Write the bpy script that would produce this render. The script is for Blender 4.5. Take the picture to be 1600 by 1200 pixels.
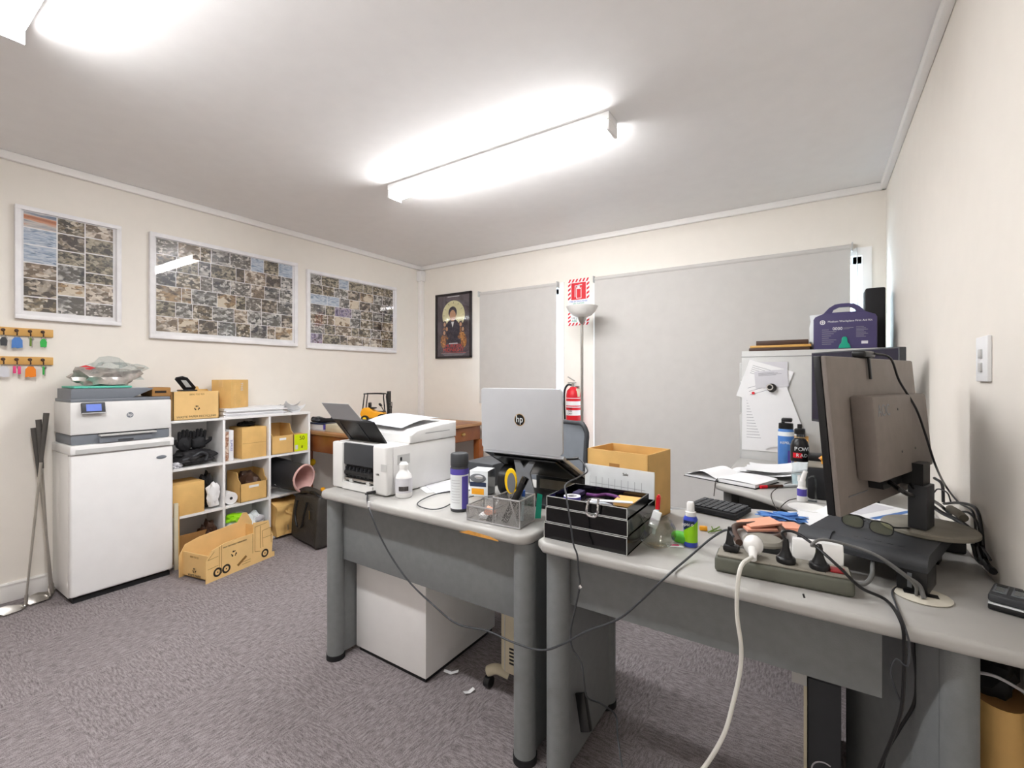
import bpy, bmesh, math, random
from mathutils import Vector, Matrix, noise
random.seed(7)
for o in list(bpy.data.objects): bpy.data.objects.remove(o)
SC = bpy.context.scene
COL = SC.collection
# ---------------------------------------------------------------- camera
F, TH, HZ, ZC = 718.0, math.radians(33.5), 589.0, 1.22
cam_d = bpy.data.cameras.new('camera'); cam = bpy.data.objects.new('camera', cam_d); COL.objects.link(cam)
cam.location = (0, 0, ZC); cam.rotation_euler = (math.pi/2, 0, TH)
cam_d.sensor_width = 36; cam_d.lens = 36*F/1600; cam_d.shift_y = -(600-HZ)/1600; cam_d.clip_start = .02
SC.camera = cam
# ---------------------------------------------------------------- world, exposure
w = bpy.data.worlds.new('world'); SC.world = w; w.use_nodes = True
bg = w.node_tree.nodes['Background']; bg.inputs[0].default_value = (.80, .90, 1, 1); bg.inputs[1].default_value = 3.0
SC.view_settings.view_transform = 'Standard'; SC.view_settings.look = 'None'
SC.view_settings.gamma = 1; SC.view_settings.use_curve_mapping = False
SC.view_settings.exposure = 2.66
LAMP = 13.0          # strength of the fluorescent diffusers
# ---------------------------------------------------------------- measuring helpers (pixel on a real plane -> point)
cT, sT = math.cos(TH), math.sin(TH)
def ray(u, v):
    r = (u-800)/F
    return Vector((cT*r-sT, sT*r+cT, -(v-HZ)/F))
def PZ(u, v, z):
    a = ray(u, v); return a*((z-ZC)/a.z)+Vector((0, 0, ZC))
def PX(u, v, x):
    a = ray(u, v); return a*(x/a.x)+Vector((0, 0, ZC))
def PY(u, v, y):
    a = ray(u, v); return a*(y/a.y)+Vector((0, 0, ZC))
# ---------------------------------------------------------------- materials
def lin(h):
    h = h.lstrip('#'); out = []
    for i in (0, 2, 4):
        q = int(h[i:i+2], 16)/255
        out.append(q/12.92 if q <= .04045 else ((q+.055)/1.055)**2.4)
    return (*out, 1)
MATS = {}
def mat(name, hexc, rough=.5, metal=0, var=.06, vs=12, bump=0, bs=60, spec=.5, trans=0, alpha=1, coat=0, hex2=None, emit=0, ior=1.45):
    if name in MATS: return MATS[name]
    m = bpy.data.materials.new(name); m.use_nodes = True; nt = m.node_tree; b = nt.nodes['Principled BSDF']
    b.inputs['Roughness'].default_value = rough; b.inputs['Metallic'].default_value = metal
    b.inputs['Specular IOR Level'].default_value = spec; b.inputs['Transmission Weight'].default_value = trans
    b.inputs['Alpha'].default_value = alpha; b.inputs['Coat Weight'].default_value = coat; b.inputs['IOR'].default_value = ior
    c = lin(hexc)
    tc = nt.nodes.new('ShaderNodeTexCoord')
    n = nt.nodes.new('ShaderNodeTexNoise'); n.inputs['Scale'].default_value = vs; n.inputs['Detail'].default_value = 3
    nt.links.new(tc.outputs['Object'], n.inputs['Vector'])
    r = nt.nodes.new('ShaderNodeValToRGB'); r.color_ramp.elements[0].position = .3; r.color_ramp.elements[1].position = .7
    c2 = lin(hex2) if hex2 else tuple(min(1, q*(1+var)) for q in c[:3])+(1,)
    c1 = c if hex2 else tuple(q*(1-var) for q in c[:3])+(1,)
    r.color_ramp.elements[0].color = c1; r.color_ramp.elements[1].color = c2
    nt.links.new(n.outputs['Fac'], r.inputs[0]); nt.links.new(r.outputs[0], b.inputs['Base Color'])
    if bump:
        n2 = nt.nodes.new('ShaderNodeTexNoise'); n2.inputs['Scale'].default_value = bs; n2.inputs['Detail'].default_value = 4
        nt.links.new(tc.outputs['Object'], n2.inputs['Vector'])
        bp = nt.nodes.new('ShaderNodeBump'); bp.inputs['Strength'].default_value = bump; bp.inputs['Distance'].default_value = .01
        nt.links.new(n2.outputs['Fac'], bp.inputs['Height']); nt.links.new(bp.outputs[0], b.inputs['Normal'])
    if emit:
        b.inputs['Emission Color'].default_value = c; b.inputs['Emission Strength'].default_value = emit
    MATS[name] = m; return m
def emat(name, col, s):
    m = bpy.data.materials.new(name); m.use_nodes = True; nt = m.node_tree; b = nt.nodes['Principled BSDF']
    b.inputs['Base Color'].default_value = (.8, .8, .8, 1); b.inputs['Emission Color'].default_value = col; b.inputs['Emission Strength'].default_value = s
    MATS[name] = m; return m
def glassmat(name, tint='#ffffff', rough=0.0, mixf=.12):
    "thin pane: mostly see-through, mirror-like at the surface"
    m = bpy.data.materials.new(name); m.use_nodes = True; nt = m.node_tree; nt.nodes.remove(nt.nodes['Principled BSDF'])
    out = nt.nodes['Material Output']; t = nt.nodes.new('ShaderNodeBsdfTransparent'); t.inputs[0].default_value = lin(tint)
    g = nt.nodes.new('ShaderNodeBsdfGlossy'); g.inputs['Roughness'].default_value = rough
    lw = nt.nodes.new('ShaderNodeLayerWeight'); f = nt.nodes.new('ShaderNodeMath'); f.operation = 'POWER'; f.inputs[1].default_value = 4.0; f.use_clamp = True; nt.links.new(lw.outputs['Facing'], f.inputs[0])
    ad = nt.nodes.new('ShaderNodeMath'); ad.operation = 'ADD'; ad.inputs[1].default_value = mixf
    mx = nt.nodes.new('ShaderNodeMixShader'); nt.links.new(f.outputs[0], ad.inputs[0]); nt.links.new(ad.outputs[0], mx.inputs[0])
    nt.links.new(t.outputs[0], mx.inputs[1]); nt.links.new(g.outputs[0], mx.inputs[2]); nt.links.new(mx.outputs[0], out.inputs[0])
    MATS[name] = m; return m
def ramp_mat(name, cols, scale=8, distort=1.5, detail=5, rough=.6, stretch=(1, 1, 1), bump=0, coat=0, spec=.5, cells=0):
    m = bpy.data.materials.new(name); m.use_nodes = True; nt = m.node_tree; b = nt.nodes['Principled BSDF']
    b.inputs['Roughness'].default_value = rough; b.inputs['Coat Weight'].default_value = coat; b.inputs['Specular IOR Level'].default_value = spec
    tc = nt.nodes.new('ShaderNodeTexCoord'); mp = nt.nodes.new('ShaderNodeMapping'); mp.inputs['Scale'].default_value = stretch
    mp.inputs['Location'].default_value = (random.random()*9, random.random()*9, random.random()*9)
    n = nt.nodes.new('ShaderNodeTexNoise'); n.inputs['Scale'].default_value = scale; n.inputs['Detail'].default_value = detail; n.inputs['Distortion'].default_value = distort
    r = nt.nodes.new('ShaderNodeValToRGB'); els = r.color_ramp.elements
    k = len(cols)
    for i, c in enumerate(cols):
        p = .30+.32*i/(k-1)
        e = els[i] if i < 2 else els.new(p)
        e.position = p; 
    for i, c in enumerate(cols): els[i].color = lin(c)
    nt.links.new(tc.outputs['Object'], mp.inputs[0]); nt.links.new(mp.outputs[0], n.inputs['Vector'])
    src = n.outputs['Fac']
    if cells:
        vo = nt.nodes.new('ShaderNodeTexVoronoi'); vo.inputs['Scale'].default_value = cells; vo.distance = 'MINKOWSKI'; vo.inputs['Exponent'].default_value = .7
        sp = nt.nodes.new('ShaderNodeSeparateColor'); ml = nt.nodes.new('ShaderNodeMix'); ml.data_type = 'FLOAT'; ml.inputs[0].default_value = .45
        nt.links.new(mp.outputs[0], vo.inputs['Vector']); nt.links.new(vo.outputs['Color'], sp.inputs[0]); nt.links.new(n.outputs['Fac'], ml.inputs[2]); nt.links.new(sp.outputs[0], ml.inputs[3]); src = ml.outputs[0]
    nt.links.new(src, r.inputs[0]); nt.links.new(r.outputs[0], b.inputs['Base Color'])
    if bump:
        bp = nt.nodes.new('ShaderNodeBump'); bp.inputs['Strength'].default_value = bump; bp.inputs['Distance'].default_value = .01
        nt.links.new(n.outputs['Fac'], bp.inputs['Height']); nt.links.new(bp.outputs[0], b.inputs['Normal'])
    MATS[name] = m; return m
# ---------------------------------------------------------------- mesh builder
def cr(pts, n=8):
    "Catmull-Rom through the points"
    P = [Vector(p) for p in pts]; P = [P[0]*2-P[1]]+P+[P[-1]*2-P[-2]]; out = []
    for i in range(1, len(P)-2):
        a, b, c, d = P[i-1:i+3]
        for k in range(n):
            t = k/n
            out.append(.5*((2*b)+(c-a)*t+(2*a-5*b+4*c-d)*t*t+(3*b-3*c+d-a)*t**3))
    out.append(P[-2]); return out
def FR(o, x, y):
    x = Vector(x).normalized(); y = Vector(y); y = (y-x*y.dot(x)).normalized(); z = x.cross(y)
    return Matrix(((x.x, y.x, z.x, o[0]), (x.y, y.y, z.y, o[1]), (x.z, y.z, z.z, o[2]), (0, 0, 0, 1)))
def RZ(a, o=(0, 0, 0)): return Matrix.Translation(o) @ Matrix.Rotation(a, 4, 'Z')
class MB:
    def __init__(s, M=None): s.bm = bmesh.new(); s.mats = []; s.M = M
    def mi(s, m):
        if isinstance(m, str): m = MATS[m]
        if m not in s.mats: s.mats.append(m)
        return s.mats.index(m)
    def put(s, t, m, smooth=False, M=None):
        k = s.mi(m)
        for f in t.faces: f.material_index = k; f.smooth = smooth
        if M is not None: t.transform(M)
        if s.M is not None: t.transform(s.M)
        me = bpy.data.meshes.new('tmp'); t.to_mesh(me); t.free(); s.bm.from_mesh(me); bpy.data.meshes.remove(me); return s
    def box(s, x0, x1, y0, y1, z0, z1, m, bev=0, seg=2, M=None, cuts=0, fn=None, smooth=None):
        t = bmesh.new(); bmesh.ops.create_cube(t, size=1)
        for v in t.verts: v.co = Vector(((x0+x1)/2+v.co.x*(x1-x0), (y0+y1)/2+v.co.y*(y1-y0), (z0+z1)/2+v.co.z*(z1-z0)))
        if bev: bmesh.ops.bevel(t, geom=list(t.edges), offset=bev, segments=seg, affect='EDGES', profile=.5)
        if cuts: bmesh.ops.subdivide_edges(t, edges=list(t.edges), cuts=cuts, use_grid_fill=True)
        if fn:
            for v in t.verts: v.co = fn(v.co)
        return s.put(t, m, bool(bev) if smooth is None else smooth, M)
    def cyl(s, p0, p1, r0, m, r1=None, seg=20, cap=True, smooth=True):
        p0, p1 = Vector(p0), Vector(p1); r1 = r0 if r1 is None else r1; d = p1-p0; L = d.length
        t = bmesh.new(); bmesh.ops.create_cone(t, cap_ends=cap, segments=seg, radius1=r0, radius2=r1, depth=L)
        q = Vector((0, 0, 1)).rotation_difference(d.normalized()).to_matrix().to_4x4()
        return s.put(t, m, smooth, Matrix.Translation((p0+p1)/2) @ q)
    def sph(s, c, r, m, seg=20, M=None, fn=None):
        r = r if hasattr(r, '__len__') else (r, r, r)
        t = bmesh.new(); bmesh.ops.create_uvsphere(t, u_segments=seg, v_segments=max(6, seg*2//3), radius=1)
        for v in t.verts:
            if fn: v.co = fn(v.co)
            v.co = Vector((c[0]+v.co.x*r[0], c[1]+v.co.y*r[1], c[2]+v.co.z*r[2]))
        return s.put(t, m, True, M)
    def blob(s, c, r, m, amp=.2, sc=2, seed=0, sub=4, smooth=True, M=None, flat=True):
        t = bmesh.new(); bmesh.ops.create_icosphere(t, subdivisions=sub, radius=1)
        for v in t.verts:
            n = noise.noise(v.co*sc+Vector((seed, seed*2, 3)))+.5*noise.noise(v.co*sc*2.3+Vector((seed, 9, seed)))
            q = v.co*(1+amp*n*2)
            if flat and q.z < -.75: q.z = -.75
            v.co = Vector((c[0]+q.x*r[0], c[1]+q.y*r[1], c[2]+q.z*r[2]))
        return s.put(t, m, smooth, M)
    def tube(s, pts, r, m, seg=8, n=8, smooth=True, raw=False, cap=True):
        P = [Vector(p) for p in pts] if raw else cr(pts, n)
        t = bmesh.new(); rings = []
        T = (P[1]-P[0]).normalized(); up = Vector((0, 0, 1)) if abs(T.z) < .9 else Vector((1, 0, 0))
        N = T.cross(up).normalized()
        for i, p in enumerate(P):
            T = (P[min(i+1, len(P)-1)]-P[max(i-1, 0)])
            if T.length < 1e-9: T = Vector((0, 0, 1))
            T.normalize(); N = (N-T*N.dot(T)); N = N.normalized() if N.length > 1e-6 else T.orthogonal().normalized(); B = T.cross(N)
            rr = r(i/(len(P)-1)) if callable(r) else r
            rings.append([t.verts.new(p+(N*math.cos(a)+B*math.sin(a))*rr) for a in [2*math.pi*k/seg for k in range(seg)]])
        for a, b in zip(rings, rings[1:]):
            for k in range(seg): t.faces.new((a[k], a[(k+1) % seg], b[(k+1) % seg], b[k]))
        if cap: t.faces.new(rings[0][::-1]); t.faces.new(rings[-1])
        return s.put(t, m, smooth)
    def lathe(s, c, prof, m, seg=28, M=None, smooth=True):
        t = bmesh.new(); rings = []
        for r, z in prof:
            if r < 1e-6: rings.append([t.verts.new((c[0], c[1], c[2]+z))])
            else: rings.append([t.verts.new((c[0]+r*math.cos(2*math.pi*k/seg), c[1]+r*math.sin(2*math.pi*k/seg), c[2]+z)) for k in range(seg)])
        for a, b in zip(rings, rings[1:]):
            for k in range(seg):
                k2 = (k+1) % seg
                if len(a) == 1 and len(b) == 1: continue
                if len(a) == 1: t.faces.new((a[0], b[k2], b[k]))
                elif len(b) == 1: t.faces.new((a[k], a[k2], b[0]))
                else: t.faces.new((a[k], a[k2], b[k2], b[k]))
        return s.put(t, m, smooth, M)
    def poly(s, pts, m, M=None):
        t = bmesh.new(); t.faces.new([t.verts.new(p if len(p) == 3 else (*p, 0)) for p in pts]); return s.put(t, m, False, M)
    def prism(s, pts, z0, z1, m, M=None, bev=0, seg=3, smooth=False):
        "2D outline (x, y) pulled from z0 to z1"
        t = bmesh.new(); vs = [t.verts.new((p[0], p[1], z0)) for p in pts]; f = t.faces.new(vs)
        f.normal_update()
        e = bmesh.ops.extrude_face_region(t, geom=[f]); nv = [g for g in e['geom'] if isinstance(g, bmesh.types.BMVert)]
        for v in nv: v.co.z = z1
        bmesh.ops.recalc_face_normals(t, faces=list(t.faces))
        if bev:
            ed = [q for q in t.edges if abs(q.verts[0].co.z-q.verts[1].co.z) < 1e-6]
            bmesh.ops.bevel(t, geom=ed, offset=bev, segments=seg, affect='EDGES', profile=.5)
        return s.put(t, m, smooth or bool(bev), M)
    def grid(s, fn, nu, nv, m, smooth=True, M=None, closeu=False):
        t = bmesh.new(); V = [[t.verts.new(fn(i/(nu if closeu else nu-1), j/(nv-1))) for j in range(nv)] for i in range(nu)]
        for i in range(nu if closeu else nu-1):
            for j in range(nv-1): t.faces.new((V[i][j], V[(i+1) % nu][j], V[(i+1) % nu][j+1], V[i][j+1]))
        return s.put(t, m, smooth, M)
    def text(s, st, size, M, m, ext=.0004, align='CENTER', sx=1):
        cu = bpy.data.curves.new('t', 'FONT'); cu.body = st; cu.size = size; cu.extrude = ext; cu.align_x = align; cu.align_y = 'CENTER'; cu.resolution_u = 3
        ob = bpy.data.objects.new('t', cu); COL.objects.link(ob); dg = bpy.context.evaluated_depsgraph_get(); dg.update()
        me = bpy.data.meshes.new_from_object(ob.evaluated_get(dg)); t = bmesh.new(); t.from_mesh(me)
        bpy.data.objects.remove(ob); bpy.data.curves.remove(cu); bpy.data.meshes.remove(me)
        return s.put(t, m, False, M @ Matrix.Diagonal((sx, 1, 1, 1)))
    def mesh(s, name):
        me = bpy.data.meshes.new(name); bmesh.ops.recalc_face_normals(s.bm, faces=[f for f in s.bm.faces]) if False else None
        s.bm.to_mesh(me); s.bm.free()
        for m in s.mats: me.materials.append(m)
        try: me.set_sharp_from_angle(angle=math.radians(40))
        except Exception: pass
        return me
# ---------------------------------------------------------------- objects
AUTO = []
def tag(o, label=None, cat=None, group=None, kind=None):
    if label: o['label'] = label
    if cat: o['category'] = cat
    if group: o['group'] = group
    if kind: o['kind'] = kind
    return o
def thing(name, label, cat, group=None, loc=None, rz=0):
    o = bpy.data.objects.new(name, None); COL.objects.link(o); o.empty_display_size = .05
    tag(o, label, cat, group)
    if loc is None: AUTO.append(o)
    else: o.location = loc; o.rotation_euler = (0, 0, rz)
    return o
def part(name, mb, parent, label=None, kind=None):
    o = bpy.data.objects.new(name, mb.mesh(name)); COL.objects.link(o); o.parent = parent; tag(o, label, kind=kind); return o
def solo(name, mb, label, cat, group=None, loc=None, rz=0, kind=None):
    o = bpy.data.objects.new(name, mb.mesh(name)); COL.objects.link(o); tag(o, label, cat, group, kind)
    if loc is None: AUTO.append(o)
    else: o.location = loc; o.rotation_euler = (0, 0, rz)
    return o
def struct(name, mb):
    o = bpy.data.objects.new(name, mb.mesh(name)); COL.objects.link(o); o['kind'] = 'structure'; return o
KIDS = {}
def copy_tree(o, parent=None):
    c = o.copy(); COL.objects.link(c); c.parent = parent
    for ch in [q for q in bpy.data.objects if q.parent == o and q is not c]: copy_tree(ch, c)
    return c
def finalize():
    "put each origin at the bottom centre of its thing"
    for o in AUTO:
        desc = []
        st = [o]
        while st:
            q = st.pop(); desc.append(q); st += [r for r in bpy.data.objects if r.parent == q]
        vs = [v.co for q in desc if q.type == 'MESH' for v in q.data.vertices]
        if not vs: continue
        lo = [min(v[i] for v in vs) for i in range(3)]; hi = [max(v[i] for v in vs) for i in range(3)]
        c = Vector(((lo[0]+hi[0])/2, (lo[1]+hi[1])/2, lo[2])); o.location = c
        for q in desc:
            if q.type == 'MESH': q.data.transform(Matrix.Translation(-c))
# ---------------------------------------------------------------- palette
def carpet():
    m = bpy.data.materials.new('carpet'); m.use_nodes = True; nt = m.node_tree; b = nt.nodes['Principled BSDF']; b.inputs['Roughness'].default_value = .95; b.inputs['Specular IOR Level'].default_value = .1
    L = nt.links.new; N = nt.nodes.new
    tc = N('ShaderNodeTexCoord')
    ck = N('ShaderNodeTexChecker'); ck.inputs['Scale'].default_value = 2.0; ck.inputs[1].default_value = (0, 0, 0, 1); ck.inputs[2].default_value = (1, 1, 1, 1)
    L(tc.outputs['Object'], ck.inputs['Vector'])
    def streak(sc):
        mp = N('ShaderNodeMapping'); mp.inputs['Scale'].default_value = sc; L(tc.outputs['Object'], mp.inputs[0])
        n = N('ShaderNodeTexNoise'); n.inputs['Scale'].default_value = 1; n.inputs['Detail'].default_value = 4; n.inputs['Roughness'].default_value = .7; L(mp.outputs[0], n.inputs['Vector']); return n
    a, c = streak((30, 140, 1)), streak((140, 30, 1))
    mx = N('ShaderNodeMix'); mx.data_type = 'FLOAT'; L(ck.outputs['Fac'], mx.inputs[0]); L(a.outputs['Fac'], mx.inputs[2]); L(c.outputs['Fac'], mx.inputs[3])
    fine = N('ShaderNodeTexNoise'); fine.inputs['Scale'].default_value = 330; fine.inputs['Detail'].default_value = 2; L(tc.outputs['Object'], fine.inputs['Vector'])
    ad = N('ShaderNodeMath'); ad.operation = 'MULTIPLY_ADD'; ad.inputs[1].default_value = .68; L(fine.outputs['Fac'], ad.inputs[0]); L(mx.outputs[0], ad.inputs[2])
    r = N('ShaderNodeValToRGB'); r.color_ramp.elements[0].position = .64; r.color_ramp.elements[1].position = 1.0
    r.color_ramp.elements[0].color = lin('#645c5e'); r.color_ramp.elements[1].color = lin('#a29a9b'); L(ad.outputs[0], r.inputs[0]); L(r.outputs[0], b.inputs['Base Color'])
    bp = N('ShaderNodeBump'); bp.inputs['Strength'].default_value = .5; bp.inputs['Distance'].default_value = .004; L(ad.outputs[0], bp.inputs['Height']); L(bp.outputs[0], b.inputs['Normal'])
    MATS['carpet'] = m
carpet()
mat('wall', '#efe9e0', .75, var=.01, bump=.03, bs=180); mat('ceiling', '#f4f2f1', .85, var=.012)
mat('trim', '#f2efec', .5, var=.01); mat('white', '#f0efee', .35, var=.015); mat('gloss_white', '#f3f2f0', .15, var=.01)
mat('window_frame', '#dfe6ea', .4, var=.02); mat('blind', '#cdcac6', .8, var=.02, bump=.05, bs=400)
mat('desk_top', '#b1afab', .38, var=.05, vs=5); mat('desk_grey', '#7f8283', .55, var=.05, vs=40, bump=.08, bs=300)
mat('chipboard', '#d79b4a', .8, var=.15, vs=60); mat('black', '#141416', .35, var=.1); mat('matte_black', '#1c1c1f', .7, var=.1)
mat('gloss_black', '#0c0c0e', .12, var=.1, coat=.3); mat('dark_grey', '#3c3e42', .5, var=.06); mat('mid_grey', '#6f7276', .5, var=.05)
mat('light_grey', '#c6c6c4', .45, var=.03); mat('printer_grey', '#777c84', .45, var=.04); mat('printer_white', '#e4e3e1', .4, var=.02)
mat('silver', '#c2c2c4', .3, .85, var=.03); mat('steel', '#b6b2ac', .28, 1, var=.1); mat('chrome', '#d8d8da', .08, 1, var=.02)
mat('kraft', '#e2b873', .85, var=.09, vs=9, bump=.06, bs=120); mat('kraft_light', '#e9c283', .85, var=.06, vs=8); mat('kraft_dark', '#a97c48', .9, var=.1)
mat('kraft_print', '#8a6531', .9, var=.05); mat('ink', '#2b2119', .8, var=.05); mat('paper', '#efeff0', .8, var=.012); mat('paper_grey', '#d4d3d8', .8, var=.02)
mat('print_grey', '#9b9ba2', .8, var=.05); mat('wood', '#9a5a2c', .4, var=.2, vs=7, hex2='#7c3f1b'); mat('wood_top', '#b1835a', .45, hex2='#a06f45', vs=6)
mat('brass', '#c8a468', .3, .9); mat('pine', '#dcae66', .55, hex2='#cf9c50', vs=10); mat('yellow', '#f2c500', .4); mat('amber', '#f0a51e', .4)
mat('red', '#d81e2c', .4); mat('dark_red', '#8d1c20', .5); mat('orange', '#ee8412', .45); mat('green', '#33b04a', .5); mat('lime', '#d5ea0c', .5)
mat('teal', '#5fc6ae', .5); mat('kit_teal', '#12a184', .4); mat('blue', '#2f5fb8', .4); mat('can_blue', '#4d7fc4', .35); mat('navy', '#22304f', .4)
mat('violet', '#5a4fae', .5); mat('kit_purple', '#474069', .45, var=.05); mat('pink', '#e3437f', .5); mat('salmon', '#eda98d', .8); mat('pink_lining', '#e0b5ae', .75)
mat('cloth_blue', '#5f8fd2', .9); mat('peach', '#e8b36b', .8); mat('cream', '#d6cdb4', .5); mat('leather_black', '#37332f', .45, var=.2, vs=14, bump=.3, bs=90)
mat('bag_black', '#232225', .6, var=.15); mat('brown', '#4a3327', .5, var=.15); mat('dusty_grey', '#8a857a', .75, var=.12, vs=20); mat('dusty_green', '#5f6056', .7, var=.15, vs=18)
mat('fabric_grey', '#777c83', .9, var=.05, bump=.1, bs=500); mat('skin_tone', '#c89a78', .7); mat('monitor_back', '#7d746e', .6, var=.06, vs=30, bump=.12, bs=500)
mat('screen', '#2b2938', .2, var=.05); mat('green_eraser', '#5fbf3e', .6); mat('spray_blue', '#4254c4', .3); mat('spray_green', '#9bdc1f', .35)
mat('cable_grey', '#6d6d6c', .5); mat('cable_white', '#d9d7cf', .45); mat('foil', '#b9b3ad', .25, .5, var=.3, vs=30); mat('lamp_bowl', '#e6e4df', .4)
mat('wrap_white', '#e8ecee', .3); mat('grip', '#57534f', .8, var=.1, bump=.3, bs=300); mat('leaf', '#6d8a35', .6); mat('clear_blue', '#cfe0e4', .2)
mat('plate_white', '#eeeeea', .3); mat('purple', '#6a2f72', .6); mat('grommet', '#cfc9ba', .5); mat('frame_white', '#efedee', .4); mat('poster_black', '#2b2628', .4)
emat('tube_light', (.985, .99, 1, 1), LAMP); emat('tube_light_side', (.985, .99, 1, 1), LAMP*.42); mat('lcd_blue', '#6f86d8', .3, emit=.02)
glassmat('pane', mixf=.05); glassmat('clear_plastic', '#f2f6f7', .03, .07); glassmat('window_glass', '#eef6fa', 0, .03); glassmat('lens', '#e0e4d2', .02, .06)
mat('sheet_grey', '#b4b6bb', .8, var=.01)
glassmat('bowl_glass', '#f4f5f2', .03, .06)
# ================================================================ the room
XL, XR, YB, YF, ZT = -3.66, .366, 3.70, -1.7, 2.44
struct('floor', MB().box(XL-.1, XR+.1, YF-.1, YB+.1, -.05, 0, 'carpet'))
struct('ceiling', MB().box(XL-.1, XR+.1, YF-.1, YB+.1, ZT, ZT+.05, 'ceiling'))
struct('wall_left', MB().box(XL-.1, XL, YF-.1, YB+.1, 0, ZT, 'wall'))
struct('wall_right', MB().box(XR, XR+.1, YF-.1, YB+.1, 0, ZT, 'wall'))
struct('wall_front', MB().box(XL-.1, XR+.1, YF-.1, YF, 0, ZT, 'wall'))
S0, S1, SZ0, SZ1 = -2.76, -1.935, .95, 2.02     # small window opening
B0, B1, BZ0, BZ1 = -1.55, .245, .12, 2.0       # wide window opening
wb = MB()
for x0, x1, z0, z1 in ((XL-.1, S0, 0, ZT), (S1, B0, 0, ZT), (B1, XR+.1, 0, ZT), (S0, S1, 0, SZ0), (S0, S1, SZ1, ZT), (B0, B1, 0, BZ0), (B0, B1, BZ1, ZT)):
    wb.box(x0, x1, YB, YB+.1, z0, z1, 'wall')
struct('wall_back', wb)
def window(n, x0, x1, z0, z1, bars):
    m = MB(); f = .045
    for a in ((x0, x1, z0, z0+f), (x0, x1, z1-f, z1), (x0, x0+f, z0, z1), (x1-f, x1, z0, z1)): m.box(a[0], a[1], YB+.03, YB+.08, a[2], a[3], 'window_frame')
    for b in bars: m.box(b-.02, b+.02, YB+.035, YB+.075, z0, z1, 'window_frame')
    o = struct('window_%d' % n, m)
    t = MB()
    for a in ((x0-.05, x1+.05, z1, z1+.05), (x0-.05, x0, z0, z1), (x1, x1+.05, z0, z1), (x0-.05, x1+.05, z0-.04, z0)): t.box(a[0], a[1], YB-.012, YB, a[2], a[3], 'trim')
    part('window_trim', t, o)
    part('glass_pane', MB().box(x0+f, x1-f, YB+.052, YB+.058, z0+f, z1-f, 'window_glass'), o)
window(1, S0, S1, SZ0, SZ1, [(S0+S1)/2]); window(2, B0, B1, BZ0, BZ1, [-.65])
# ceiling cove, skirting, corner duct
def cove(n, x0, x1, y0, y1): struct(n, MB().box(x0, x1, y0, y1, ZT-.045, ZT, 'trim', bev=.006))
cove('trim_1', XL, XL+.03, YF, YB); cove('trim_2', XL, XR, YB-.03, YB); cove('trim_3', XR-.03, XR, YF, YB)
struct('baseboard_left', MB().box(XL, XL+.014, YF, YB, 0, .105, 'trim', bev=.003).box(XL+.0001, XL+.018, YF, YB, .09, .098, 'trim'))
bb = MB(); bb.box(XL, B0-.06, YB-.014, YB, 0, .1, 'trim', bev=.003); struct('baseboard_back', bb)
struct('baseboard_right', MB().box(XR-.014, XR, 1.95, YB, 0, .1, 'trim', bev=.003))
struct('trim_4', MB().box(XL, XL+.05, YB-.05, YB, 0, ZT-.16, 'trim', bev=.004).box(XL, XL+.07, YB-.07, YB, ZT-.17, ZT-.06, 'white', bev=.006))
# roller blinds
def blind(x0, x1, z0, z1, label):
    t = thing('roller_blind', label, 'blind', None)
    part('blind_fabric', MB().box(x0+.012, x1-.012, YB-.045, YB-.043, z0, z1-.01, 'blind').cyl((x0+.012, YB-.035, z1-.02), (x1-.012, YB-.035, z1-.02), .018, 'blind'), t)
    part('bottom_rail', MB().box(x0+.012, x1-.012, YB-.05, YB-.038, z0-.02, z0, 'light_grey', bev=.003), t)
    for x in (x0, x1-.008): part('bracket', MB().box(x, x+.008, YB-.06, YB-.0125, z1-.05, z1+.006, 'light_grey', bev=.002), t)
blind(-2.82, -1.93, .98, 2.07, 'narrow pale grey roller blind beside the framed poster'); blind(-1.588, .196, .215, 2.075, 'wide pale grey roller blind covering the large window')
mc = MB(); mc.tube([(.218, YB-.03, 2.05), (.222, YB-.03, 1.6), (.22, YB-.03, 1.0), (.218, YB-.03, .6)], .0022, 'light_grey', seg=6); solo('blind_chain', mc, 'thin pale control chain hanging at the right edge of the wide blind', 'blind chain')
# fluorescent battens
def batten(x0, x1, y, label, grp='ceiling light battens'):
    t = thing('fluorescent_light', label, 'ceiling light', grp)
    part('housing', MB().box(x0, x1, y-.054, y+.054, ZT-.035, ZT-.0005, 'white', bev=.003), t)
    pts = [(-.046, -.016), (.046, -.016), (.036, -.036), (.018, -.046), (-.018, -.046), (-.036, -.036)]
    side = [(-.046, 0), (.046, 0), (.046, -.0158), (-.046, -.0158)]
    part('diffuser', MB().prism(pts, 0, x1-x0-.03, 'tube_light', M=FR((x0+.015, y, ZT-.0352), (0, 1, 0), (0, 0, 1))).prism(side, 0, x1-x0-.03, 'tube_light_side', M=FR((x0+.015, y, ZT-.0352), (0, 1, 0), (0, 0, 1))), t)
    for x in (x0, x1-.0148): part('end_cap', MB().box(x, x+.0148, y-.052, y+.052, ZT-.085, ZT-.0355, 'white', bev=.003), t)
batten(-2.27, -.79, 2.05, 'white fluorescent batten light on the ceiling in the centre of the room')
batten(-2.27, -.79, .34, 'white fluorescent batten on the ceiling cut off at the top left corner of the photo')
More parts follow.
